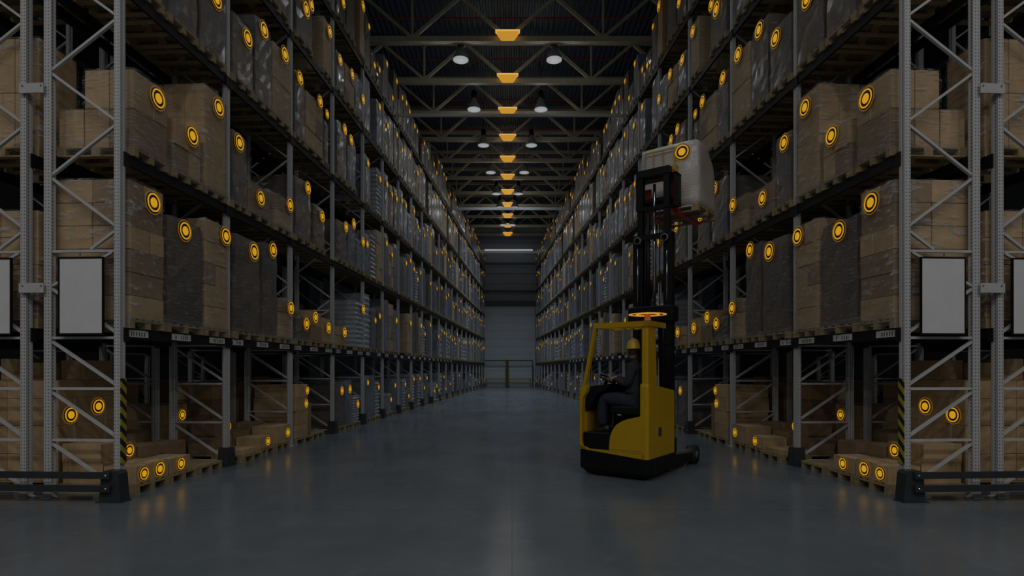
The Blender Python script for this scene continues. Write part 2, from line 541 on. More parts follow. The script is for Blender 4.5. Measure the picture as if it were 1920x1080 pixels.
for i, d in enumerate([25.0, 28.3, 32.6, 36.6, 41.0]):
    pb = MB().tube((-13, d, 17.2), (13, d, 17.2), .035, M['pipe'], 8)
    for hx_ in (-9, -3, 3, 9): pb.box(hx_-.01, hx_+.01, d-.01, d+.01, 17.2, 17.598, M['pipe'])
    tag(pb.obj('sprinkler_pipe'),
        'thin red sprinkler pipe under the roof, %s from the front' % ORD[i], 'pipe', 'red sprinkler pipes')
for i, (d, z, rr) in enumerate(((24.29, 12.63, .055), (38.63, 12.68, .09), (55.36, 13.17, .12))):
    p = L.P(d, -.004, z); q = R.P(d, -.004, z)
    b = MB().bar(p, q, .09, rr*2, M['white'])
    tag(b.obj('tie_bar'), 'pale steel tie bar joining the rack tops across the aisle, %s' % (['nearest', 'middle one', 'farthest'][i]),
        'tie bar', 'tie bars across the aisle')

# ------------------------------------------------------------------ rack frames
TD = 1.15            # frame depth
TOPZ = 13.3
def post_mesh(h):
    w2, d2 = .055, .05
    pr = [(-w2, -d2), (-.02, -d2), (-.016, -d2+.012), (.016, -d2+.012), (.02, -d2), (w2, -d2), (w2, d2-.012), (w2-.012, d2),
          (.03, d2), (.03, d2-.015), (-.03, d2-.015), (-.03, d2), (-w2+.012, d2), (-w2, d2-.012)]
    b = MB().prism(pr, 'z', 0, h, M['post'])
    return b.mesh('post')
POST = post_mesh(TOPZ)
FOOT = MB().box(-.09, .09, -.08, .08, 0, .012, M['steel']).box(-.062, .062, -.056, .056, .012, .10, M['steel']).mesh('foot_plate')
PROT = MB().prism([(-.15, 0), (-.14, .02), (-.10, .36), (.10, .36), (.14, .02), (.15, 0)], 'x', -.12, .09, M['guard']) \
    .box(-.13, .10, -.165, .165, 0, .015, M['guard']).tube((-.13, 0, .28), (-.118, 0, .28), .014, M['chrome'], 8) \
    .tube((-.13, 0, .10), (-.118, 0, .10), .014, M['chrome'], 8).mesh('post_protector')
BR = []
def brace(t0, z0, t1, z1):
    BR.append(MB().bar((0, t0, z0), (0, t1, z1), .035, .045, M['steel'], up=(1, 0, 0)).mesh('brace'))
a0, a1 = .05, TD-.05
for z in (.10, .84, 1.59, 2.33, 3.59): brace(a0, z, a1, z)
for z0, z1 in ((.10, .84), (.84, 1.59), (1.59, 2.33)): brace(a0, z0+.03, a1, z1-.03)
brace(a0, 2.38, a1, 3.07); brace(a1, 3.07, a0+.1, 3.57); brace(a0, 3.92, a0+.42, 3.62)
z = 3.92; k = 0
while z < 12.2:
    if k % 2 == 0: brace(a0, z, a1, z+.765)
    else: brace(a1, z, a0, z+.765)
    z += .765; k += 1
BRALL = MB()
for me in BR:
    BRALL.add([v.co[:] for v in me.vertices], [tuple(p.vertices) for p in me.polygons], M['steel'])
BRALL = BRALL.mesh('bracing')

def frame(side, i, t0=0.0, row='front', detail=True, prot=True):
    d = COLS[i]
    where = {'front': '%s rack' % side.name, 'rear': 'rack behind the %s rack' % side.name,
             'far': 'farthest rack beyond the %s rack' % side.name}[row]
    lab = 'grey perforated steel upright frame, %s one of the %s' % (ORD[i], where)
    r = empty('upright_frame', side.P(d, t0, 0), side.rz, lab, 'rack frame', 'upright frames of the %s' % where)
    for t in (.0, TD):
        mk('post', POST, r, (0, t+(.05 if t == 0 else -.05), 0), rz=(0 if t == 0 else PI))
        mk('foot_plate', FOOT, r, (0, t+(.05 if t == 0 else -.05), 0))
    if detail:
        for me in BR: mk('brace', me, r)
    else:
        tag(mk('bracing', BRALL, r))
    if i == 0 and row == 'front':
        hz = MB().box(-.052, .058, -.016, -.004, .50, 1.74, M['hazard'])
        hz.obj('hazard_plate', r)
    if prot:
        p = mk('post_protector', PROT, r, (0, .05, 0))
        p.rotation_euler = (0, 0, PI/2)
    return r
for sd in (L, R):
    for i in range(len(COLS)):
        frame(sd, i, detail=i < 6, prot=(i not in (0, 2)))
    for i in range(5):
        frame(sd, i, 1.42, 'rear', detail=i < 2, prot=False)
    for i in range(5):
        frame(sd, i, 5.6, 'far', detail=False, prot=False)
    for z, lab in ((5.94, 'flat grey spacer plate joining the two end frames on the %s, upper one'),
                   (3.05, 'flat grey spacer plate joining the two end frames on the %s, lower one')):
        b = MB().box(-.01, .01, -.0, .37, -.07, .07, M['steel'])
        for yy in (.03, .31):
            b.tube((-.02, yy, .03), (.02, yy, .03), .012, M['chrome'], 8)
        o = b.obj('rack_spacer', None, sd.P(D1-.100, TD-.04, z)); o.rotation_euler = (0, 0, sd.rz)
        tag(o, lab % sd.name, 'spacer')

# ------------------------------------------------------------------ load beams
LABELS = MB()
def label_mesh():
    b = MB().box(-.25, .25, -.006, 0, -.052, .052, M['white'])
    return b.mesh('label_plate')
LBL = label_mesh()
def print_mesh(seed):
    q = random.Random(seed); b = MB(); x = -.17+q.random()*.05
    for k in range(6 if seed != 1 else 5):
        if seed == 1 and k == 1: x += .09
        w_ = .018+q.random()*.012
        b.box(x, x+w_, -.008, -.006, -.036, .026, M['print']); x += .045+q.random()*.018
    return b.mesh('print_marks')
PRN = [print_mesh(i) for i in range(3)]
BEAMS = {}
RAILT = .022
def beam_mesh(w_):
    key = round(w_, 2)
    if key not in BEAMS:
        h = w_/2
        b = MB().prism([(-.025, -.16), (.025, -.16), (.025, -.035), (.015, 0), (-.025, 0)], 'x', -h+.058, h-.058, M['beam'])
        for s_ in (-1, 1):
            xa, xb = sorted((s_*(h-.10), s_*(h-.008)))
            b.box(xa, xb, -.046, -.027, -.20, .0, M['beam'])
        BEAMS[key] = b.mesh('shelf_rail')
    return BEAMS[key]
def beams(sd, i, lv, t0=0.0, row='front', both=True, labels=False):
    d0, d1 = COLS[i], COLS[i+1]; w_ = d1-d0
    where = {'front': '%s rack' % sd.name, 'rear': 'rack behind the %s rack' % sd.name,
             'far': 'farthest rack beyond the %s rack' % sd.name}[row]
    for kind, t in (('aisle side', RAILT), ('back side', TD-RAILT)) if both else (('aisle side', RAILT),):
        r = mk('shelf_rail', beam_mesh(w_), None, sd.P((d0+d1)/2, t0+t, LEV[lv]), rz=sd.rz+(0 if kind == 'aisle side' else PI))
        tag(r, 'black steel load beam, %s, %s bay, %s level, %s' % (where, ORD[i], ORD[lv], kind), 'load beam',
            'black load beams of the %s' % where)
        if labels and kind == 'aisle side':
            for k, fx in enumerate((-.40, -.02, .36) if i < 4 else (-.3, .25)):
                p = mk('label_plate', LBL, r, (sd.m*fx*w_, -.0255, -.075), scale=(1 if i < 4 else .8, 1, 1))
                tag(p, 'white paper label with grey printed characters')
                if i < 6: mk('print_marks', PRN[(k+i) % 3], p)
for sd in (L, R):
    for i in range(21):
        for lv in range(5):
            beams(sd, i, lv, both=(i < 8), labels=(lv == 0 and i < 12))
    for i in range(4):
        for lv in range(4):
            beams(sd, i, lv, 1.42+.0, 'rear', both=True)
        for lv in range(2):
            beams(sd, i, lv, 5.6, 'far', both=False)

# ------------------------------------------------------------------ pallets, cartons, tags
def pallet_mesh(w_=.8, dp=1.2, name='pallet'):
    b = MB(); W = M['wood']; h = w_/2
    for k in range(5):
        x = -h+.05+(w_-.1)*k/4
        ww = .068 if k in (0, 2, 4) else .045
        b.box(x-ww*.9, x+ww*.9 if k < 4 else h, 0, dp, .122, .144, W) if k else b.box(-h, x+.06, 0, dp, .122, .144, W)
    for yy in (0, dp/2-.07, dp-.14):
        b.box(-h, h, yy, yy+.14, .100, .121, W)
        for x in (-h, -.05, h-.10):
            b.box(x+.001, x+.099, yy+.002, yy+.138, .022, .0995, W)
    for x in (-h, -.05, h-.10):
        b.box(x, x+.10, 0, dp, 0, .0215, W)
    return b.mesh(name)
PAL = {w_: pallet_mesh(w_) for w_ in (.8, 1.0)}
def unit_carton(mat, tape=M['tape']):
    b = MB(); c = .012
    b.cbox(-.5, .5, -.5, .5, 0, 1, c, mat)
    b.box(-.49, .49, -.06, .06, .998, 1.002, tape)
    b.box(-.502, -.498, -.06, .06, .80, .998, tape)
    b.box(.498, .502, -.06, .06, .80, .998, tape)
    b.box(-.06, .06, -.502, -.498, .10, .99, M['carddark']) if False else None
    return b.mesh('carton')
def strap_carton(mat):
    b = MB(); b.cbox(-.5, .5, -.5, .5, 0, 1, .012, mat)
    for x in (-.25, .28):
        b.box(x-.014, x+.014, -.504, .504, -.0, 1.004, M['tapewhite'])
    return b.mesh('carton')
CART = [unit_carton(M['card']), unit_carton(M['carddark']), strap_carton(M['card'])]

def icon_mesh():  # graphic overlay icon, added to the goods as glowing rings
    b = MB()
    def disc(r0, r1, y, mat, n=28):
        vs = []; fs = []
        for i in range(n):
            a = 2*PI*i/n
            vs.append((r0*math.cos(a), y, r0*math.sin(a))); vs.append((r1*math.cos(a), y, r1*math.sin(a)))
        for i in range(n):
            j = (i+1) % n
            fs.append((2*i, 2*i+1, 2*j+1, 2*j))
        b.add(vs, fs, mat)
    n = 28
    # thin dark backing with real thickness, rings standing on it
    b.loft([[(.84*math.cos(2*PI*i/n), y, .84*math.sin(2*PI*i/n)) for i in range(n)] for y in (0, -.03)], M['icon_back'])
    def ring(r0, r1, y0, y1, mat):
        rs = []
        for r_, y in ((r0, y0), (r0, y1), (r1, y1), (r1, y0)):
            rs.append([(r_*math.cos(2*PI*i/n), y, r_*math.sin(2*PI*i/n)) for i in range(n)])
        b.loft(rs, mat, caps=False)
    ring(.001, .41, -.03, -.045, M['icon_hot'])
    ring(.65, .77, -.03, -.045, M['icon_hot'])
    ring(.92, 1.0, 0, -.012, M['icon_dim'])
    return b.mesh('overlay_icon')
ICON = icon_mesh()

# ------------------------------------------------------------------ wrapped goods
def lump(seed, nx=5, ny=5, nz=9, amp=.018, layers=0, rough_top=.045):
    """irregular wrapped block of unit size (x,y centred, z from 0 to 1)"""
    q = random.Random(seed); b = MB()
    vs = {}; out = []
    def P(i, j, k):
        key = (i, j, k)
        if key not in vs:
            x, y, z = i/nx-.5, j/ny-.5, k/nz
            edge = (i in (0, nx)) and (j in (0, ny))
            s_ = 1-.02*q.random()
            if edge: s_ -= .03
            if layers: s_ -= .06*(k % 2)
            if k == nz: s_ -= .03
            x *= s_; y *= s_
            if k not in (0,): z += (q.random()-.5)*(rough_top if k == nz else .01)
            x += (q.random()-.5)*amp; y += (q.random()-.5)*amp
            x = max(-.5, min(.5, x)); y = max(-.5, min(.5, y)); z = max(0, min(1, z))
            vs[key] = len(out); out.append((x, y, z))
        return vs[key]
    fs = []
    for i in range(nx):
        for k in range(nz):
            fs.append((P(i, 0, k), P(i+1, 0, k), P(i+1, 0, k+1), P(i, 0, k+1)))
            fs.append((P(i, ny, k), P(i, ny, k+1), P(i+1, ny, k+1), P(i+1, ny, k)))
    for j in range(ny):
        for k in range(nz):
            fs.append((P(0, j, k), P(0, j, k+1), P(0, j+1, k+1), P(0, j+1, k)))
            fs.append((P(nx, j, k), P(nx, j+1, k), P(nx, j+1, k+1), P(nx, j, k+1)))
    for i in range(nx):
        for j in range(ny):
            fs.append((P(i, j, nz), P(i+1, j, nz), P(i+1, j+1, nz), P(i, j+1, nz)))
            fs.append((P(i, j, 0), P(i, j+1, 0), P(i+1, j+1, 0), P(i+1, j, 0)))
    return out, fs
def lump_mesh(seed, mat, name='wrapped_goods', smooth=False, **kw):
    v, f = lump(seed, **kw)
    return MB().add(v, f, mat, smooth).mesh(name)
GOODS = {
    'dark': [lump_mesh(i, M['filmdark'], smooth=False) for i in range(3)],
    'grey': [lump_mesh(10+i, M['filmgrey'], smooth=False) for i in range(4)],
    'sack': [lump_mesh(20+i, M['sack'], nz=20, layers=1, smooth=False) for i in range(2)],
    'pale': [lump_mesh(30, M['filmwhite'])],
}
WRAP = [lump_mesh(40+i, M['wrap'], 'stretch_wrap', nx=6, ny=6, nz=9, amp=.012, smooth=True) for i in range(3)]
SKIRT = []
def skirt_mesh(seed):
    """loose crumpled film hanging round the pallet"""
    q = random.Random(seed); n = 44; rs = []
    per = []
    for i in range(n):
        f = i/n*4; k = int(f); u = f-k
        p = [(-.5+u, -.5), (.5, -.5+u), (.5-u, .5), (-.5, .5-u)][k]
        per.append(p)
    for lvl, z in enumerate((1.0, .55, .2, 0.0)):
        ring = []
        for i, p in enumerate(per):
            s_ = 1.005+(.03 if lvl else 0)*q.random()
            ring.append((p[0]*s_, p[1]*s_, max(0.0, z+(q.random()-.5)*(.0 if lvl == 0 else .35))))
        rs.append(ring)
    return MB().loft(rs, M['wrap'], caps=False, smooth=True).mesh('film_skirt')
SKIRT = [skirt_mesh(i) for i in range(3)]

STY = {'carton': 'brown carton stack under clear film', 'box': 'plain brown carton load', 'dark': 'dark film-wrapped load',
       'grey': 'grey film-wrapped load', 'sack': 'film-wrapped stack of pale sacks'}
def px_ds(px, py):
    """pixel on the left rack face plane -> (depth, height)"""
    o = 1018.0-px
    return K*F/o, CAMH+(HORIZON-py)/o*K
def pallet_load(sd, d0, d1, z0, ztop, style, icons, label, group, t0=-.05, dp=1.2, rows=None, seed=0, detail=2, step=False):
    """d0..d1 along the aisle; z0 shelf height; ztop absolute top of the goods"""
    for c_ in COLS:                              # keep clear of the posts
        if d0 < c_ < d1+.09 and c_-d0 > .1: d1 = min(d1, c_-.095)
        if d0-.09 < c_ < d1 and c_-d0 < .1: d0 = max(d0, c_+.095)
    w_ = d1-d0; q = random.Random(seed)
    r = empty('wrapped_pallet_load' if style != 'box' else 'carton_pallet_load', sd.P((d0+d1)/2, t0, z0), sd.rz, label, 'pallet load', group)
    pw = .8 if w_ < .9 else 1.0
    mk('pallet', PAL[pw], r, (0, 0, 0), scale=(min(1, (w_+.04)/pw) if w_ < pw else w_/pw, dp/1.2, 1))
    h = ztop-z0-.146
    if style in ('carton', 'box'):
        nr = rows or max(1, round(h/.42)); rh = h/nr
        for k in range(nr):
            cx = q.choice([1, 2, 2]) if w_ > .6 else 1
            if rows == 1: cx = 1
            cy = 3 if step else (q.choice([2, 3]) if rows != 1 else 2)
            sp = .5+(q.random()-.5)*.2 if cx == 2 else 1
            xs = [(-w_/2, w_/2)] if cx == 1 else [(-w_/2, -w_/2+sp*w_), (-w_/2+sp*w_, w_/2)]
            for (xa, xb) in xs:
                for j in range(cy-1 if step and k == nr-1 and cy > 1 else cy):
                    ya, yb = dp*j/cy, dp*(j+1)/cy
                    g = .007; ins = q.random()*.02
                    me = CART[0] if q.random() < .72 else CART[1]
                    mk('carton', me, r, (sd.m*(xa+xb)/2, (ya+yb)/2+ins*(1 if j == 0 else 0), .146+k*rh),
                       scale=(xb-xa-2*g, yb-ya-2*g-ins, rh-.006))
        if style == 'carton':
            if step:
                mk('stretch_wrap', WRAP[seed % 3], r, (0, dp/2, .10), scale=(w_+.045, dp+.05, h-rh+.05))
                mk('stretch_wrap', WRAP[(seed+1) % 3], r, (0, dp*.34, .10+h-rh+.03), scale=(w_+.045, dp*.68+.03, rh+.04))
            else:
                mk('stretch_wrap', WRAP[seed % 3], r, (0, dp/2, .10), scale=(w_+.045, dp+.05, h+.062))
            if detail > 1:
                mk('film_skirt', SKIRT[seed % 3], r, (0, dp/2, .03), scale=(w_+.03, dp+.03, .22))
    else:
        me = GOODS[style][seed % len(GOODS[style])]
        mk('wrapped_goods', me, r, (0, dp/2, .146), scale=(w_, dp, h))
        if detail > 1:
            mk('film_skirt', SKIRT[seed % 3], r, (0, dp/2, .03), scale=(w_*.98, dp*.98, .20))
    for (td_, tz, tr_) in icons:
        off = -.03 if style in ('carton',) else -.012
        mk('overlay_icon', ICON, r, (sd.m*(td_-(d0+d1)/2), off, tz-z0), scale=(tr_, .35, tr_))
    return r

def T(px, py, r=.185):
    d, z = px_ds(px, py); return (d, z, r)
# near bays read from the photograph: (bay, level) -> loads (d0, d1, top, style, [icon pixels], rows)
NEAR = {
    (0, 0): [(8.42, 9.18, 4.68, 'carton', [(278, 380)], 6), (9.24, 10.24, 4.40, 'dark', [(340, 433)], 0), (10.30, 11.04, 4.60, 'carton', [(420, 445)], 5)],
    (1, 0): [(11.30, 12.34, 4.57, 'dark', [(471, 472, .21)], 0), (12.40, 13.10, 4.66, 'dark', [(507, 469, .19)], 0), (13.16, 13.84, 3.50, 'carton', [(541, 578)], 3)],
    (2, 0): [(14.05, 14.85, 3.20, 'dark', [(570, 607)], 0), (14.95, 15.68, 3.40, 'box', [(587, 595)], 2), (15.75, 16.55, 3.30, 'box', [(612, 615)], 2)],
    (3, 0): [(16.85, 17.6, 3.14, 'box', [(647, 624)], 2), (18.62, 19.42, 4.14, 'sack', [(684, 582)], 0)],
    (0, 1): [(8.50, 9.25, 6.34, 'carton', [(287, 185)], 2), (9.42, 10.18, 6.02, 'carton', [(352, 255)], 2), (10.28, 10.98, 7.02, 'carton', [(402, 202)], 2)],
    (1, 1): [(11.20, 11.75, 6.58, 'dark', [(443, 268)], 0), (11.82, 12.72, 5.80, 'carton', [(482, 372)], 1), (13.05, 13.80, 5.90, 'carton', [(540, 386)], 2)],
    (2, 1): [(14.05, 15.0, 6.66, 'dark', [(573, 353)], 0), (15.15, 15.95, 6.28, 'dark', [(600, 406)], 0)],
    (3, 1): [(16.85, 17.75, 6.32, 'dark', [(648, 428)], 0), (17.80, 18.55, 6.45, 'grey', [(660, 420)], 0), (18.6, 19.4, 6.15, 'grey', [(689, 462)], 0)],
    (0, 2): [(8.45, 9.15, 9.5, 'carton', [], 4), (9.28, 10.08, 9.6, 'dark', [], 0), (10.14, 10.98, 9.45, 'dark', [(400, 0)], 0)],
    (1, 2): [(11.20, 12.02, 8.9, 'dark', [(459, 72, .2)], 0), (12.08, 12.84, 9.40, 'dark', [(490, 57, .2)], 0), (12.90, 13.78, 9.28, 'carton', [(528, 103, .2)], 2)],
    (2, 2): [(14.02, 14.62, 9.25, 'dark', [(558, 147, .19)], 0), (14.70, 15.86, 9.05, 'carton', [(595, 191)], 3), (15.9, 16.2, 8.8, 'dark', [(609, 214, .14)], 0)],
    (3, 2): [(16.90, 17.72, 9.27, 'dark', [(643, 243)], 0), (17.8, 18.6, 9.2, 'grey', [(655, 263)], 0)],
    (1, 3): [(11.4, 12.3, 12.0, 'carton', [], 4), (12.7, 13.7, 12.0, 'dark', [], 0)],
    (2, 3): [(14.10, 15.10, 12.1, 'dark', [(570, 18, .22), (581, 12, .19)], 0), (15.85, 16.45, 11.66, 'carton', [(613, 60)], 1)],
    (3, 3): [(16.85, 17.55, 11.3, 'grey', [(634, 113)], 0), (17.6, 18.5, 11.3, 'carton', [(656, 140)], 3), (18.55, 19.4, 11.5, 'grey', [(681, 192)], 0)],
    (2, 4): [(14.1, 15.1, 14.2, 'carton', [], 4), (15.3, 16.3, 14.2, 'dark', [], 0)],
    (3, 4): [(16.85, 17.6, 14.1, 'dark', [(640, 5)], 0), (17.7, 18.5, 14.4, 'dark', [], 0), (18.98, 19.42, 14.6, 'box', [(681, 19, .2)], 1)],
}
PLACE3 = ['near place', 'middle place', 'far place']
# bays beyond: drawn from one random stream shared by both sides (the rows mirror each other)
def far_layout():
    q = random.Random(5); out = {}
    for bay in range(4, 21):
        d0, d1 = COLS[bay]+.12, COLS[bay+1]-.10
        for lv in range(5):
            lst = []
            wv = (d1-d0)/3
            for k in range(3):
                if lv == 0 and bay in (6, 9) and k < 2: continue
                if q.random() < .05: continue
                a = d0+wv*k+.02; e = a+wv-.05
                hh = 1.45+q.random()*.55
                if lv in (1, 2) and q.random() < .2: hh = 1.15+q.random()*.3
                st = q.choices(['grey', 'dark', 'sack', 'carton'], [6, 2.2, 2.2 if lv < 3 else .8, .7])[0]
                if lv == 4: hh = q.choice([.9, 1.3, 1.6, 1.75, 1.9]); st = q.choices(['dark', 'grey'], [1.5, 1])[0]
                if lv == 4 and bay in (7, 11, 14) and k == 2: continue
                z0 = LEV[lv]; top = z0+.15+hh
                tz = top-.22-.25*q.random()
                tg = [((a+e)/2+(q.random()-.5)*.25, tz, .115+.03*q.random())] if q.random() < .72 else []
                lst.append((a, e, top, st, tg))
            cap_ = (LEV[lv+1]-.27) if lv < 4 else 99
            out[(bay, lv)] = [(a, e, min(t_, cap_), st, [(g0, min(g1, cap_-.15), g2) for g0, g1, g2 in tg]) for a, e, t_, st, tg in lst]
        lst = []
        for k in range(3):
            wv = (d1-d0-.18)/3
            if q.random() < .12: continue
            a = d0+.09+wv*k+.02; e = a+wv-.05
            hh = q.choice([.75, 1.0, 1.3, 1.5]); st = q.choices(['grey', 'sack', 'dark'], [3, 2, 2])[0]
            tg = [((a+e)/2, .15+hh-.25, .11)] if q.random() < .55 else []
            lst.append((a, e, .15+hh, st, tg))
        out[(bay, -1)] = lst
    return out
FAR = far_layout()
LASTBAY = 9
cnt = 0
for sd in (L, R):
    for (bay, lv), lst in sorted(NEAR.items()):
        for k, (a, e, top, st, tg, rows) in enumerate(lst):
            if k+1 < len(lst): e = min(e, lst[k+1][0]-.07)
            icons = [T(*t) for t in tg]
            icons = [(min(max(t[0], a+t[2]*.9), e-t[2]*.9) if e-a > 2*t[2] else (a+e)/2, t[1], t[2]) for t in icons]
            lab = '%s, %s rack, %s bay, %s shelf level, %s' % (STY[st], sd.name, ORD[bay], ORD[lv], PLACE3[k])
            cnt += 1
            pallet_load(sd, a, e, LEV[lv], top, st, icons, lab, 'pallet loads on the %s rack' % sd.name, rows=rows or None, step=((bay, lv, k) == (0, 1, 0)),
                        seed=cnt if sd is L else cnt-len([1 for v in NEAR.values() for _ in v]))
    c2 = 0
    for bay in range(4, LASTBAY):
        for lv in (-1, 0, 1, 2, 3, 4):
            for k, (a, e, top, st, tg) in enumerate(FAR[(bay, lv)]):
                c2 += 1
                pl = 'on the floor' if lv < 0 else '%s shelf level' % ORD[lv]
                lab = '%s, %s rack, %s bay, %s, %s' % (STY[st], sd.name, ORD[bay], pl, PLACE3[k])
                pallet_load(sd, a, e, LEV[lv] if lv >= 0 else 0.0, top, st, tg, lab, 'pallet loads on the %s rack' % sd.name,
                            seed=c2, detail=1, t0=.0 if lv >= 0 else .04)
# the smallest loads at the far end, past three hundred of them
b = MB()
tv = [v.co[:] for v in ICON.vertices]; tf = [tuple(p.vertices) for p in ICON.polygons]; tm = [ICON.materials[p.material_index] for p in ICON.polygons]
lv_ = {'grey': lump(3, nx=2, ny=2, nz=5), 'sack': lump(4, nx=2, ny=2, nz=12, layers=1), 'dark': lump(5, nx=2, ny=2, nz=4), 'carton': lump(6, nx=1, ny=1, nz=3)}
matof = {'grey': M['filmgrey'], 'sack': M['sack'], 'dark': M['filmdark'], 'carton': M['card']}
for sd in (L, R):
    for bay in range(LASTBAY, 21):
        for lv in (-1, 0, 1, 2, 3, 4):
            for k, (a, e, top, st, tg) in enumerate(FAR[(bay, lv)]):
                z0 = LEV[lv] if lv >= 0 else 0.0
                vs, fs = lv_[st]
                c = (a+e)/2
                b.add([sd.P(c+v[0]*(e-a), .55+v[1]*1.15, z0+.145+v[2]*(top-z0-.145)) for v in vs], fs, matof[st])
                for (x0, x1) in ((a, a+.1), ((a+e)/2-.05, (a+e)/2+.05), (e-.1, e)):
                    bx = [sd.P(x, t, z) for z in (z0+.002, z0+.10) for t in (-.03, 1.15) for x in (x0, x1)]
                    b.add(bx, [(0, 2, 3, 1), (4, 5, 7, 6), (0, 1, 5, 4), (2, 6, 7, 3), (0, 4, 6, 2), (1, 3, 7, 5)], M['wood'])
                bx = [sd.P(x, t, z) for z in (z0+.101, z0+.144) for t in (-.03, 1.15) for x in (a, e)]
                b.add(bx, [(0, 2, 3, 1), (4, 5, 7, 6), (0, 1, 5, 4), (2, 6, 7, 3), (0, 4, 6, 2), (1, 3, 7, 5)], M['wood'])
                for (td_, tz, tr_) in tg:
                    vv = [sd.P(td_+v[0]*tr_, -.045+v[1]*.35, tz+v[2]*tr_) for v in tv]
                    n0 = len(b.v); b.v += [tuple(p) for p in vv]
                    for f, mm in zip(tf, tm):
                        b.f.append(tuple(i+n0 for i in f)); b.mi.append(b.mi_of(mm)); b.sm.append(False)
tag(b.obj('distant_pallet_loads'), 'film-wrapped pallet loads filling the far bays of both racks', 'pallet loads', None, 'stuff')

# loads of the racks behind (seen past the end frames and under the first shelves)
for sd in (L, R):
    wh = 'rack behind the %s rack' % sd.name
    lst = [(0, 1, 8.45, 9.16, 6.82, 'carton', 2), (0, 0, 8.42, 9.2, 4.24, 'carton', 4), (0, 2, 8.45, 9.3, 9.3, 'carton', 3),
           (0, 1, 9.6, 10.3, 6.2, 'box', 2), (0, 0, 9.4, 10.3, 3.9, 'dark', 0), (1, 0, 11.3, 12.1, 4.3, 'dark', 0),
           (1, 0, 12.3, 13.2, 3.6, 'box', 2), (2, 0, 14.2, 15.2, 4.0, 'dark', 0), (2, 0, 15.4, 16.3, 3.7, 'box', 3),
           (1, 1, 11.4, 12.4, 6.4, 'dark', 0), (2, 1, 14.2, 15.2, 6.6, 'dark', 0), (1, 2, 11.5, 12.5, 9.0, 'dark', 0),
           (3, 0, 17.0, 18.0, 3.9, 'dark', 0), (3, 1, 17.0, 18.0, 6.3, 'dark', 0)]
    seen = {}
    for k, (bay, lv, a, e, top, st, rows) in enumerate(lst):
        idx = seen.get((bay, lv), 0); seen[(bay, lv)] = idx+1
        tg = [(9.0, 4.0, .13)] if k == 1 else []
        pallet_load(sd, a, e, LEV[lv], top, st, tg, '%s, rear %s rack, %s bay, %s level, %s one' % (STY[st], sd.name, ORD[bay], ORD[lv], ['near', 'far'][idx]),
                    'pallet loads on the %s' % wh, t0=1.38, rows=rows or None, seed=70+k, detail=1)
    wh = 'farthest rack beyond the %s rack' % sd.name
    for k in range(4):
        for lv in (0,):
            d = COLS[k]
            pallet_load(sd, d+.3, d+1.3, LEV[lv], LEV[lv]+1.5, 'dark', [], 'dark film-wrapped load, %s, %s bay' % (wh, ORD[k]),
                        'pallet loads on the %s' % wh, t0=5.55, seed=90+k, detail=1)

# ------------------------------------------------------------------ loose cartons and pallets on the floor
def floor_pallet(sd, d0, d1, t0, label, z=0.0, dp=1.2):
    w_ = d1-d0; pw = .8 if w_ < .9 else 1.0
    o = mk('wooden_pallet', PAL[pw], None, sd.P((d0+d1)/2, t0, z), scale=(w_/pw, dp/1.2, 1), rz=sd.rz)
    return tag(o, label, 'pallet', 'pallets on the floor under the %s rack' % sd.name)
def carton(sd, d0, d1, t0, t1, z0, z1, label, kind=0, icons=(), rz=0.0, group=None):
    """a thing: a single loose carton; tags given as (d or None, t or None, z, r)"""
    r = mk('cardboard_carton', CART[kind], None, sd.P((d0+d1)/2, (t0+t1)/2, z0), scale=(d1-d0, t1-t0, z1-z0), rz=sd.rz+rz)
    tag(r, label, 'carton', group or 'loose cartons on the floor under the %s rack' % sd.name)
    for (dd, z, rr) in icons:
        sx, sy, sz = d1-d0, t1-t0, z1-z0
        mk('overlay_icon', ICON, r, (sd.m*(dd-(d0+d1)/2)/sx, -.5-.006/sy, (z-z0)/sz), scale=(rr/sx, .35/sy, rr/sz))
    return r
